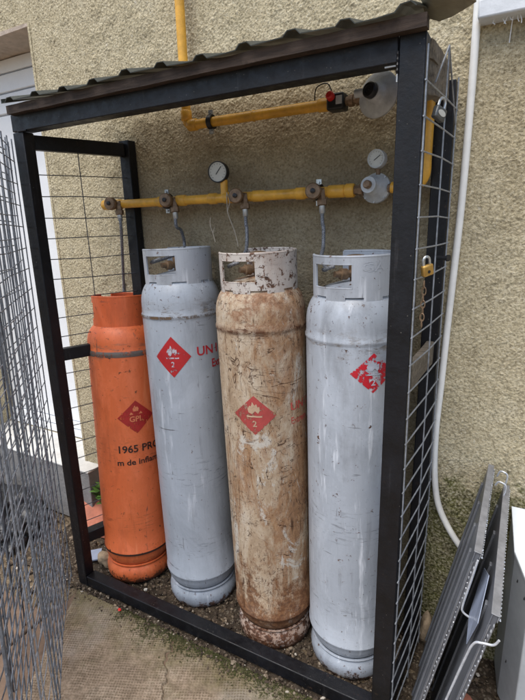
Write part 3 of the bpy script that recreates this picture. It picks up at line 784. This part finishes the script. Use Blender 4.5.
wrap_text('1965 PROPAN', .045, T(-25), .628, .1508, 'lettering', blk, r_o, fat=1.02); wrap_text('m de inflamabil', .036, T(-26), .572, .1508, 'lettering', blk, r_o, fat=1.08)
wrap_text('UN', .047, T(16), 1.094, .1508, 'lettering', redt, r_a, fat=1.05); wrap_text('1965', .047, T(46), 1.094, .1508, 'lettering', redt, r_a, fat=1.05); wrap_text('Extrem', .044, T(39), 1.040, .1508, 'lettering', redt, r_a, fat=.8)
wrap_text('UN', .040, T(34), .966, .1508, 'lettering', redf, r_b, fat=1.1); wrap_text('1965', .040, T(61), .966, .1508, 'lettering', redf, r_b, fat=1.1); wrap_text('Extrem', .034, T(34), .918, .1508, 'lettering', redf, r_b, fat=.8)
# embossed marks on two collars
wrap_text('ROM', .034, T(10), 1.440, .1268, 'embossed_lettering', wc, r_b); wrap_text('GA', .034, T(8), 1.425, .1268, 'embossed_lettering', gc, r_c, fat=1.5)
# shoulder bands: bare and grimy stripe on the orange one; welds
m = MB(); m.lathe([(.1513, 1.040), (.1536, 1.049), (.1536, 1.056), (.1512, 1.063)], n=80, cap0=False, cap1=False)
m.build('shoulder_band', mat_decal('bare_steel_band', lin(112,102,96), 4, .39, .49, 18), r_o, local=True)
m = MB(); m.lathe([(.1533, .1435), (.1535, .146), (.1533, .1525)], n=80, cap0=False, cap1=False)
for rr_, nm in ((r_o, 3),): m.build('weld_band', mat_decal('sooty_weld', lin(60,40,32), nm, .30, .42, 20), rr_, local=True)
m = MB(); m.lathe([(.1534, 1.234), (.1536, 1.239), (.1534, 1.2445)], n=80, cap0=False, cap1=False)
m.build('weld_band', mat_decal('grimy_weld', lin(110,88,66), 8, .42, .54, 16), r_a, local=True)
# long weld bead down the rusty cylinder and the orange one
m = MB(); a = T(-50); m.tube([(.1498*math.sin(a), -.1498*math.cos(a), .16+1.07*k/20) for k in range(21)], .0032, 6); m.build('weld_seam', ru, r_b, local=True)

# ------------------------------------------------------------------ gas pipework on the wall
pw = empty('gas_pipework', (.06, 0, 1.652), 'yellow gas pipework on the wall with valves, gauges and regulators', 'gas pipes')
def pt(path, r=.0172, name='pipe', mat='yellow', n=20, par=None):
    b = MB(); b.tube(path, r, n); return b.build(name, M[mat], par or pw, sharp=50)
PY = -.085; ZM = 1.652; ZU = 1.917
mz = lambda x: ZM + .0*(x)
pt([(.062, PY, ZM), (1.125, PY, ZM)], .0165)
b = MB()
for x, l, r in ((.075,.05,.0205), (.13,.03,.0195), (.36,.03,.0200), (.455,.035,.0205), (.60,.030,.0195), (.675,.05,.0195), (.79,.04,.0195), (.95,.03,.0195), (1.075,.05,.0200), (1.12,.022,.0215)):
    b = MB(); b.lathe([(r-.003, -l/2-.004), (r, -l/2), (r, l/2), (r-.003, l/2+.004)], (x, PY, ZM), (1,0,0), 20); b.build('coupling', M['yellow'], pw, sharp=50)
b = MB(); b.lathe([(.018, 0), (.0195, .004), (.0195, .016)], (.046, PY, ZM), (1,0,0), 20); b.build('end_cap', M['yellow'], pw)
VX = (.125, .412, .722, 1.010)
for i, x in enumerate(VX):
    b = MB()
    b.lathe([(.017, -.006), (.019, .012), (.019, .026), (.024, .028), (.0255, .034), (.0255, .046), (.022, .050), (.006, .051)], (x-.006, PY-.006, ZM), (.25, -1, 0.05), 22)
    b.lathe([(.013, -.01), (.013, .02), (.017, .021), (.017, .037), (.012, .040)], (x+.020, PY-.015, ZM-.004), (0.1, -.1, -1), 6)
    b.lathe([(.015, 0), (.015, .024)], (x+.004, PY-.008, ZM), (1, -.2, -.1), 14)
    v = b.build('valve', M['bronze'], pw, sharp=45)
    b = MB(); b.lathe([(.008, 0), (.008, .006), (.003, .008)], (x-.006+.0125, PY-.056, ZM+.0026), (.25, -1, .05), 8); b.build('spindle', M['dark_plastic'], v)
def clamp(x, y, z, r, axis, ears, par=pw):
    b = MB(); A = Vector(axis).normalized(); w = A.cross(V(0,0,1)) if abs(A.z) < .9 else V(1,0,0); u = A.cross(w)
    b.lathe([(r, -.009), (r+.005, -.009), (r+.005, .009), (r, .009), (r, -.009)], (x, y, z), axis, 24, False, False)
    c = b.build('pipe_clamp', M['dark_plastic'], par)
    for s in ears:
        b = MB()
        e = V(x, y, z) + (V(0,0,1) if abs(A.z) < .9 else V(1,0,0))*(s*(r+.011))
        b.box((e.x-.009, e.y-.004, e.z-.009), (e.x+.009, e.y+.002, e.z+.009)); b.build('bolt_ear', M['steel'], c); b = MB(); b.lathe([(.0045, 0), (.0045, .006)], (e.x, e.y-.0042, e.z), (0,-1,0), 6); b.build('bolt_head', M['steel'], c)
    b = MB(); b.tube([(x, y+r, z), (x, -.002, z)], .004, 6); b.build('stud', M['steel'], c)
clamp(.388, PY, ZM, .0235, (1,-.15,0), (1,-1)); clamp(1.012, PY+.01, ZM, .021, (1,0,0), (1,-1))
def gauge(c, axis, r, needle_ang, rim='dark_plastic'):
    c = Vector(c); A = Vector(axis).normalized()
    b = MB(); b.lathe([(r*.8, -.026), (r, -.022), (r*1.02, 0), (r*.99, .004), (r*.9, .004), (r*.9, .001)], c, A, 32); g = b.build('pressure_gauge', M[rim], pw, sharp=50)
    b = MB(); b.lathe([(r*.9, .0015), (.0005, .0016)], c, A, 32, False, False); d = b.build('dial', M['dial'], g, smooth=False)
    u = V(0,0,1); u = (u - A*u.dot(A)).normalized(); w = u.cross(A)
    b = MB()
    def bar(a, r0, r1, wd, hh=.0022):
        dd = w*math.sin(a) + u*math.cos(a); ss = A.cross(dd)*wd/2; o = c + A*hh
        b.add([o+dd*r0-ss, o+dd*r0+ss, o+dd*r1+ss, o+dd*r1-ss], [(0,1,2,3)])
    for k in range(13): bar(math.radians(-135+270*k/12), r*.68, r*.80, r*.035)
    for k in range(37): bar(math.radians(-135+270*k/36), r*.76, r*.80, r*.02)
    bar(needle_ang, -r*.3, r*.62, r*.08, .003)
    b.build('needle', M['ink'], d, smooth=False)
b = MB(); b.lathe([(.0135, 0), (.0135, .05), (.010, .054), (.008, .07)], (.650, PY, ZM+.01), (0, 0, 1), 16); b.lathe([(.008,0),(.008,.02)], (.650, PY, ZM+.07), (0,-.2,1), 10); b.build('gauge_stem', M['yellow'], pw)
gauge((.640, PY-.022, ZM+.088), (.22, -1, -.02), .036, math.radians(38))
# lower regulator with its gauge
ax = V(-.05, -1, -.12).normalized()
def regulator(c, R, cap, axis, capmat, par=pw):
    b = MB(); c = Vector(c); A = Vector(axis).normalized()
    b.lathe([(R*.5, -.045), (R*.62, -.03), (R*.98, -.014), (R*1.05, -.008), (R*1.05, .004), (R*.97, .007), (R*.86, .016), (R*.60, .028), (R*.56, .050), (R*.50, .053)], c, A, 40)
    b.lathe([(R*.55,0),(R*.55,.012)], c+A*.05, A, 30)
    for k in range(8):
        a = k*PI/4; u = A.orthogonal().normalized(); w = A.cross(u); b.lathe([(.003,0),(.003,.006)], c + A*.004 + (u*math.cos(a)+w*math.sin(a))*R*.98, A, 6)
    r = b.build('regulator', M['regulator'], par, sharp=40)
    b = MB(); b.lathe([(cap, 0), (cap, .018), (cap*.8, .022), (.001, .022)], c+A*.055, A, 24, False, False); b.build('adjuster_cap', capmat, r, sharp=40)
    return r
regulator((1.200, -.075, 1.655), .043, .012, (-.12, -1, .12), M['bronze'])
b = MB(); b.lathe([(.0145, 0), (.0145, .02), (.018, .02), (.018, .032), (.012, .034)], (1.13, PY, ZM), (1,0,0), 6); b.lathe([(.010,.030),(.010,.07)], (1.13, PY, ZM), (1,0,0), 12); b.build('union_nut', M['bronze'], pw); b = MB(); b.lathe([(.012,0),(.012,.03)], (1.24, PY, ZM), (1,0,0), 8); b.build('union_nut', M['bronze'], pw)
b = MB(); b.lathe([(.007,0),(.007,.05)], (1.206, -.08, 1.69), (0,0,1), 10); b.build('gauge_stem', M['bronze'], pw)
gauge((1.206, -.105, 1.737), (-.10, -1, .02), .0265, math.radians(55), 'regulator')
# riser on the right, joining lower and upper regulators
pt(smoothpath([(1.250, PY, ZM+.002), (1.300, PY-.004, ZM), (1.330, PY-.008, ZM+.008), (1.346, PY-.01, ZM+.032), (1.347, PY-.01, ZM+.07)], 5) + [(1.348, PY-.01, 1.87)] + smoothpath([(1.348, PY-.01, 1.88), (1.342, PY-.008, 1.905), (1.318, PY-.004, 1.915), (1.25, PY, 1.916)], 5), .0165)
# upper run
pt([(1.030, -.05, ZU), (.50, -.05, ZU)] , .0165)
pt(smoothpath([(.506, -.05, ZU), (.487, -.05, ZU+.004), (.478, -.05, ZU+.016), (.476, -.05, ZU+.034)], 5) + [(.476, -.05, 2.4), (.476, -.05, 3.4)], .0170)
b = MB()
for p, a, l, r in (((.503,-.05,ZU),(1,0,0),.032,.0205), ((.476,-.05,ZU+.034),(0,0,1),.030,.0205), ((.760,-.05,ZU),(1,0,0),.004,.0185), ((1.018,-.05,ZU),(1,0,0),.034,.0200)):
    b = MB(); b.lathe([(r-.003,-l/2-.003),(r,-l/2),(r,l/2),(r-.003,l/2+.003)], p, a, 20); b.build('coupling', M['yellow'], pw, sharp=50)
clamp(.585, -.05, ZU, .0195, (1,0,0), (1,-1))
b = MB(); b.box((1.036, -.082, ZU-.024), (1.092, -.028, ZU+.024)); sv = b.build('shutoff_valve', M['dark_plastic'], pw, bevel=.006)
b = MB(); b.lathe([(.013,0),(.013,.014),(.009,.018)], (1.052, -.080, ZU+.012), (-.1,-1,.35), 16); b.build('knob', M['red_plastic'], sv)
b = MB(); b.box((1.068, -.0835, ZU-.010), (1.088, -.0822, ZU+.014)); b.build('label_plate', M['regulator'], sv)
b = MB(); b.tube(smoothpath([(1.050,-.06,ZU+.024),(1.035,-.07,ZU+.055),(.995,-.06,ZU+.050),(.985,-.05,ZU+.015)], 6), .002, 6); b.build('lead', M['dark_plastic'], sv)
b = MB(); b.lathe([(.013,0),(.013,.012),(.018,.012),(.018,.026),(.012,.026),(.012,.036),(.017,.036),(.017,.052),(.012,.054),(.012,.075)], (1.090,-.055,ZU), (1,0,0), 8); b.build('union_nut', M['bronze'], pw); b = MB(); b.lathe([(.011,0),(.011,.05)], (1.225,-.06,ZU), (1,0,0), 12); b.build('union_nut', M['bronze'], pw)
b = MB(); A = V(-.30, -1, .12).normalized(); c = V(1.200, -.085, ZU-.002)
b.lathe([(.030, -.030), (.050, -.022), (.062, -.010), (.0645, -.004), (.0645, .002), (.060, .006), (.050, .009), (.046, .011), (.036, .014), (.030, .020), (.027, .032), (.023, .036)], c, A, 44)
b.lathe([(.012, 0), (.012, .05)], c + A*.034, (-1, 0, 0), 14)
r_ = b.build('regulator', M['regulator'], pw, sharp=40)
b = MB(); b.lathe([(.020, 0), (.0215, .003), (.0215, .016), (.018, .020), (.012, .020), (.011, .018), (.001, .018)], c + A*.034, A, 28, False, False); b.build('adjuster_cap', M['dark_plastic'], r_, sharp=40)

# hoses
def world(root, p): return root.matrix_basis @ Vector(p)
hl = ['grey hose hanging from the leftmost valve into the orange cylinder', 'grey hose running from the clamped valve to the grey cylinder left of the rusty one', 'grey hose dropping from the third valve into the rusty cylinder collar', 'grey hose curving from the rightmost valve to the cylinder by the right post']
hgts = (1.287, 1.482, 1.478, 1.469)
for i, (root, cb) in enumerate(((r_o, 1.150), (r_a, 1.357), (r_b, 1.356), (r_c, 1.345))):
    x = VX[i]; s = V(x+.024, PY-.020, ZM-.045)
    v = world(root, (-.060, -.036, cb+.088))
    hx = (.020, .030, -.040, -.105)[i]; hy = (.142, .140, .140, .118)[i]
    back = world(root, (hx, hy, hgts[i]+.012)); ins = world(root, (hx*.9-.012, hy-.055, cb+.105))
    P = smoothpath([s, s+V(.002,-.001,-.05), s.lerp(back, .55)+V(.003,0,0), back, ins, world(root, (-.088, .02, cb+.075)), world(root, (-.092, -.03, cb+.078)), v], 9)
    hs = empty('gas_hose', s, hl[i], 'hose', 'hoses between the pipe and the cylinders')
    b = MB(); b.tube(P, .0062, 10); b.build('tube', M['hose'], hs)
    b = MB(); b.lathe([(.010,0),(.010,.022),(.008,.026)], s+V(0,0,.004), (0.05,0,-1), 12); b.build('ferrule', M['steel'], hs)
# loose tie wire hanging on the manifold by the gauge
b = MB(); b.tube(smoothpath([(.672,PY-.02,ZM+.012),(.676,PY-.026,ZM-.03),(.682,PY-.03,ZM-.06),(.70,PY-.02,ZM-.12),(.712,PY-.02,ZM-.17)],6), .0018, 5)
b.tube(smoothpath([(.674,PY-.024,ZM+.018),(.690,PY-.03,ZM-.015),(.680,PY-.03,ZM-.05),(.69,PY-.02,ZM-.09)],6), .0016, 5)
tag(b.build('tie_wire', M['twig']), 'thin pale wire dangling from the manifold beside the pressure gauge', 'wire')
b = MB(); b.tube(smoothpath([(.640,PY-.06,1.50),(.632,PY-.06,1.53),(.622,PY-.06,1.56),(.625,PY-.06,1.585)],6), .0016, 5); b.tube(smoothpath([(.632,PY-.06,1.53),(.640,PY-.06,1.55)],4), .0014, 5)
tag(b.build('dry_twig', M['twig']), 'short pale twig sticking up behind the rusty cylinder collar', 'twig')

# ------------------------------------------------------------------ padlocks
def padlock(c, bw, bh, bt, mat, rot, label, oval=False):
    t = empty('padlock', c, label, 'padlock', None)
    q = Matrix.Rotation(rot[2],3,'Z') @ Matrix.Rotation(rot[1],3,'Y') @ Matrix.Rotation(rot[0],3,'X')
    def put(m, nm, mt, par=t, **k):
        m.v = [tuple(q @ Vector(v)) for v in m.v]; return m.build(nm, mt, par, local=True, **k)
    m = MB(); m.box((-bw/2,-bt/2,-bh), (bw/2,bt/2,0)); bd = put(m, 'lock_body', mat, bevel=.004)
    m = MB(); r = bw*.30; P = [(-r,0,-.004),(-r,0,bh*.35)] + [(-r*math.cos(PI*k/8),0,bh*.35+r*1.1*math.sin(PI*k/8)) for k in range(1,8)] + [(r,0,bh*.35),(r,0,-.004)]
    m.tube(P, .0032, 8); put(m, 'shackle', M['steel'])
    if oval:
        m = MB(); m.lathe([(.012,0),(.012,.001)], (0,-bt/2,-bh*.5), (0,-1,0), 20); m.v = [(x*1.0, y, -bh*.5+(z+bh*.5)*.55) for x,y,z in m.v]; m.v=[tuple(q@Vector(v)) for v in m.v]; m.build('badge', M['dial'], bd, local=True)
    else:
        m = MB(); m.lathe([(.004,0),(.004,.0008)], (0,-bt/2,-bh*.6), (0,-1,0), 12); put(m, 'keyhole', M['ink'], bd)
padlock((1.425, -.372, 1.800), .034, .028, .015, simple('laminated_steel', lin(96,98,98), .45, .5, .3, 80), (.0,.35,1.05), 'grey steel padlock with pale oval badge, hooked high on the side mesh', True)
padlock((1.420, -.400, 1.452), .030, .028, .014, M['brass'], (.1,-.25,.85), 'brass padlock hooked on the side mesh below the grey one')
b = MB(); P = [(1.418,-.40,1.40),(1.416,-.40,1.375),(1.419,-.398,1.35),(1.414,-.405,1.325),(1.417,-.40,1.30)]
for i in range(7):
    c = V(1.417, -.402+.003*math.sin(i*2), 1.404-i*.016); a = i % 2
    ring = [c + (V(.005*math.cos(t),0,.010*math.sin(t)) if a else V(0,.005*math.cos(t),.010*math.sin(t))) for t in [2*PI*k/10 for k in range(11)]]
    b.tube(ring, .0014, 5, False)
tag(b.build('chain', M['bronze']), 'short rusty chain hanging on the side mesh under the brass padlock', 'chain')
b = MB(); b.lathe([(.006,0),(.006,.035),(.009,.035),(.009,.042)], (1.405,-.16,1.452), (.8,-.5,0), 8)
b.build('bolt', M['dark_plastic'], cage)

# ------------------------------------------------------------------ white conduit
P = smoothpath([(1.446,-.02,2.30),(1.446,-.02,2.125),(1.447,-.021,1.90),(1.444,-.02,1.611),(1.437,-.021,1.40),(1.430,-.02,1.214),(1.424,-.022,1.02),(1.419,-.022,.865),(1.424,-.025,.72),(1.442,-.028,.603),(1.482,-.03,.515),(1.54,-.032,.435),(1.62,-.035,.34)], 8)
b = MB(); b.tube(P, .0108, 14); tag(b.build('conduit', M['conduit']), 'white plastic conduit running down the wall right of the cage', 'conduit')

# ------------------------------------------------------------------ leaning steel panels, metal cabinet
def tray(label, top, bot, y0, y1, dep, ribs, seed):
    """steel tray standing on edge: top/bottom are (x,z); spans y0..y1; rim turned to +x"""
    t = empty('metal_tray', (bot[0], (y0+y1)/2, bot[1]), label, 'metal tray', 'steel trays leaning beside the cage')
    e = V(top[0]-bot[0], 0, top[1]-bot[1]); L = e.length; e.normalize(); nn = V(e.z, 0, -e.x)   # towards +x
    def Q(l, y, d): return V(bot[0], y, bot[1]) + e*l + nn*d
    def slab(m, l0, l1, ya, yb, d0, d1):
        m.add([Q(l0,ya,d0),Q(l0,yb,d0),Q(l1,yb,d0),Q(l1,ya,d0),Q(l0,ya,d1),Q(l0,yb,d1),Q(l1,yb,d1),Q(l1,ya,d1)], [(0,1,2,3),(7,6,5,4),(4,5,1,0),(5,6,2,1),(6,7,3,2),(7,4,0,3)])
    m = MB(); slab(m, 0, L, y0, y1, 0, .0025)
    for k in range(ribs):
        ya = y0+(y1-y0)*(k+.62)/ribs; slab(m, .03, L-.05, ya-.008, ya+.008, -.006, .0)
    sh = m.build('sheet', M['sheet'], t, bevel=.002)
    m = MB(); slab(m, L, L+.0025, y0, y1, -.002, dep);     slab(m, L-.016, L-.001, y0, y1, dep-.0025, dep)
    m.build('rim', M['sheet_rim'], t, bevel=.0012)
    m = MB(); slab(m, 0, L-.001, y0+.004, y0+.0065, .003, dep-.003); m.build('end_plate', M['sheet'], t); m = MB(); slab(m, 0, L-.001, y1-.006, y1-.0035, .003, dep-.003); m.build('end_plate', M['sheet'], t)
    for dd_ in (.004, .012):
        m = MB(); m.tube([Q(.0, y0+.003, dd_), Q(L-.03, y0+.003, dd_)], .0022, 6); m.build('edge_fold', M['sheet_rim'], t)
    m = MB(); R = random.Random(seed)
    for k in range(46):       # beaded wire edge
        y = y0+(y1-y0)*(k+.5)/46; c = Q(L-.010, y, dep+.003); m.blob(c, (.0022,.0040,.0024), k, 1, .3)
    for k in range(40):
        l = L*(.15+.84*k/40); c = Q(l, y0-.004 if y0 < y1 else y1-.004, dep*.55+.002*math.sin(k)); m.blob(c, (.0018,.002,.0045*R.uniform(.4,1.3)), k+50, 1, .3)
    m.build('beaded_edge', M['gleam'], t)
    return t, Q, L
t1, Q1, L1 = tray('grey ribbed steel tray standing on edge nearest the cage', (1.590, .776), (1.440, .012), -.500, -.02, .016, 4, 1)
t2, Q2, L2 = tray('grey steel tray leaning between the first tray and the metal cabinet', (1.640, .735), (1.495, .012), -.640, -.055, .016, 4, 2)
def rod(t, P, k=5, r=.0027):
    b = MB(); b.tube(smoothpath(P, k), r, 8); b.build('wire_handle', M['gleam'], t)
rod(t1, [Q1(L1*.98, -.504, .012), Q1(L1*.9, -.506, .014), Q1(L1*.80, -.506, .016), Q1(L1*.775, -.506, .022), Q1(L1*.765, -.506, .045), Q1(L1*.755, -.506, .058)])
rod(t1, [Q1(L1-.01, -.06, .03), Q1(L1+.014, -.065, .034), Q1(L1+.010, -.07, .055), Q1(L1-.03, -.072, .058)])
rod(t1, [Q1(L1-.01, -.12, .028), Q1(L1+.006, -.122, .034), Q1(L1+.002, -.125, .055), Q1(L1-.03, -.127, .058)])
rod(t2, [Q2(L2*.55, -.646, -.02), Q2(L2*.80, -.646, -.016), Q2(L2*.88, -.648, -.012), Q2(L2*.90, -.650, .002), Q2(L2*.915, -.652, .022), Q2(L2*.94, -.652, .028)])
b = MB(); f = [Q2(L2*.90,-.60,-.012),Q2(L2*.98,-.50,-.012),Q2(L2*.92,-.42,-.016),Q2(L2*.80,-.50,-.020),Q2(L2*.78,-.58,-.014)]
b.add(f, [(0,1,2,3,4)]); pf = b.build('plastic_flap', M['film'], t2, smooth=False); sm = pf.modifiers.new('thick','SOLIDIFY'); sm.thickness = .0015
b = MB(); b.box((1.583,-.215,.655),(1.600,-.185,.700)); b.box((1.580,-.218,.700),(1.603,-.182,.712)); cl = b.build('clip', M['tile'], t2, bevel=.002)
# cabinet
A = V(1.690,-.150,0); B = V(1.736,-.245,0); ex = (B-A).normalized(); ey = V(-ex.y, ex.x, 0)
cab = empty('metal_cabinet', A, 'squat galvanised cabinet with white sloping lid in the right corner', 'cabinet')
Cq = B + ey*.62; Dq = A + ey*.62 
pts = [A, B, Cq, Dq]
def ztop(p): return .525 + (p.y+.22)*.50
vs = [V(p.x, min(p.y,-.012), .012) for p in pts] + [V(p.x, min(p.y,-.012), ztop(V(p.x,min(p.y,-.012),0))-.003) for p in pts]
# make a deeper box that reaches back to the wall
A2 = V(1.672,-.012,0)
ring = [A2, A, B, B+V(.62,.06,0), V(2.36,-.012,0)]
vs = [V(p.x,p.y,.012) for p in ring] + [V(p.x,p.y,ztop(p)-.004) for p in ring]; n_ = len(ring)
fs = [(i,(i+1)%n_,(i+1)%n_+n_,i+n_) for i in range(n_)] + [tuple(range(n_-1,-1,-1)), tuple(range(n_,2*n_))]
b = MB(); b.add(vs, fs); cb_ = b.build('cabinet_body', M['zinc'], cab, smooth=False, bevel=.003)
c0 = sum((V(p.x,p.y,0) for p in ring), V(0,0,0))/n_
ro_ = [c0 + (V(p.x,p.y,0)-c0)*1.012 for p in ring]
b = MB(); vs = [V(p.x,min(p.y,-.008),ztop(p)-.002) for p in ro_]+[V(p.x,min(p.y,-.008),ztop(p)+.010) for p in ro_]; b.add(vs, fs); b.build('lid', M['lid'], cab, smooth=False, bevel=.002)
b = MB()
for k, zz in ((.3,.49),(.75,.47),(.25,.18)):
    p = A.lerp(B, k); b.lathe([(.006,0),(.005,.003)], (p.x,p.y,zz), (-ex.y*-1*-1, ex.x*-1, 0), 8)
b.build('screw', M['ink'], cab)
b = MB(); b.blob((1.60,-.30,.03), (.05,.09,.032), 4, 3, .12, .9)
tag(b.build('brick', M['tile']), 'dark red broken brick on the ground under the leaning tray', 'brick')
b = MB(); b.blob((1.44,-.03,.05), (.03,.028,.07), 6, 3, .2); tag(b.build('stone', M['stone']), 'pale mossy stone set upright at the wall foot right of the cage', 'stone')

# ------------------------------------------------------------------ left yard clutter
b = MB(); b.blob((-.86,-.33,.06), (.30,.20,.15), 3, 5, .22, 2.2); b.blob((-.62,-.32,.04), (.16,.16,.09), 5, 5, .25, 2.6)
tag(b.build('black_bag', M['bag']), 'crumpled black plastic bag lying before the door step', 'bag')
b = MB(); b.beam((-.325,-.15,.085),(-.205,-.045,.10), .20, .028, up=(.35,-.45,.9), n=1); tag(b.build('clay_tile', M['tile'], bevel=.004), 'red clay tile propped behind the cage near the step', 'tile')
b = MB(); b.beam((-.20,-.10,.02),(.02,-.06,.022), .11, .03, n=1); tag(b.build('clay_tile', M['tile'], bevel=.004), 'second red clay tile lying flat behind the orange cylinder', 'tile')
b = MB(); b.blob((.02,-.275,.032), (.045,.035,.034), 1, 3, .22, 1.5); tag(b.build('stone', M['stone']), 'tan rubble stone beside the foot of the orange cylinder', 'stone')
b = MB(); b.beam((-.13,-.32,.016),(-.05,-.25,.02), .08, .008, up=(.1,.1,1)); tag(b.build('slate_chip', M['film'], bevel=.001), 'bluish grey slate chip lying left of the cage corner', 'slate')
def chip(c, s, mat, name, label, cat):
    b = MB(); b.blob(c, s, c[0]*10, 2, .3, 1.8); tag(b.build(name, mat), label, cat)
chip((.279,-.462,.010), (.008,.006,.005), M['red_plastic'], 'plastic_scrap', 'small red plastic scrap in the grit by the front bar', 'scrap')
chip((.246,-.452,.010), (.007,.005,.005), M['stone'], 'pebble', 'small round pebble beside the red plastic scrap', 'pebble')
chip((.76,-.70,.008), (.006,.005,.005), M['dial'], 'pebble', 'tiny white pebble lying on the slab near the crack', 'pebble')
chip((.305,-.33,.016), (.008,.007,.006), M['dial'], 'pebble', 'white pebble in the gravel before the orange cylinder', 'pebble')
b = MB()
for i in range(26):
    t = rnd.uniform(0,6.3); l = rnd.uniform(.03,.075); o = V(-.245+rnd.uniform(-.03,.03), -.05+rnd.uniform(-.015,.015), .13+rnd.uniform(0,.09))
    d = V(math.cos(t)*.8, -abs(math.sin(t))*.7, rnd.uniform(.1,.9)).normalized(); sd = d.cross(V(0,0,1)).normalized()*l*.28
    b.add([o, o+d*l*.5+sd, o+d*l+V(0,0,-.008), o+d*l*.5-sd], [(0,1,2,3)])
pl_ = empty('weed', (-.245,-.05,0), 'small green weed growing at the wall behind the cage', 'weed')
b.build('leaf', M['leaf'], pl_, smooth=False)['kind'] = 'stuff'
b = MB()
for i in range(5): b.tube([(-.245+.004*i,-.05,0),(-.25+.010*i,-.05,.10),(-.27+.018*i,-.055,.20)], .0016, 5)
b.build('stem', M['leaf'], pl_)

# ------------------------------------------------------------------ light
w = bpy.data.worlds.new('World'); SC.world = w; w.use_nodes = True; nt = w.node_tree; nt.nodes.clear()
sky = nt.nodes.new('ShaderNodeTexSky'); sky.sky_type = 'NISHITA'; sky.sun_disc = False
EL, AZ = math.radians(66), math.radians(196)      # azimuth clockwise from +y
sky.sun_elevation = EL; sky.sun_rotation = AZ; sky.dust_density = 2.0; sky.air_density = 1.0; sky.ozone_density = .6
bg = nt.nodes.new('ShaderNodeBackground'); bg.inputs[1].default_value = .085
out = nt.nodes.new('ShaderNodeOutputWorld'); nt.links.new(sky.outputs[0], bg.inputs[0]); nt.links.new(bg.outputs[0], out.inputs[0])
sd = bpy.data.lights.new('sun', 'SUN'); sd.energy = 1.5; sd.angle = math.radians(55); sd.color = (1, .96, .90)
so = bpy.data.objects.new('sun', sd); COL.objects.link(so)
dv = V(math.sin(AZ)*math.cos(EL), math.cos(AZ)*math.cos(EL), math.sin(EL))
so.rotation_euler = (-dv).to_track_quat('-Z', 'Y').to_euler()
SC.view_settings.view_transform = 'Standard'; SC.view_settings.look = 'None'; SC.view_settings.gamma = 1; SC.view_settings.use_curve_mapping = False
SC.view_settings.exposure = 1.25
SC.cycles.use_denoising = True if hasattr(SC, 'cycles') else False
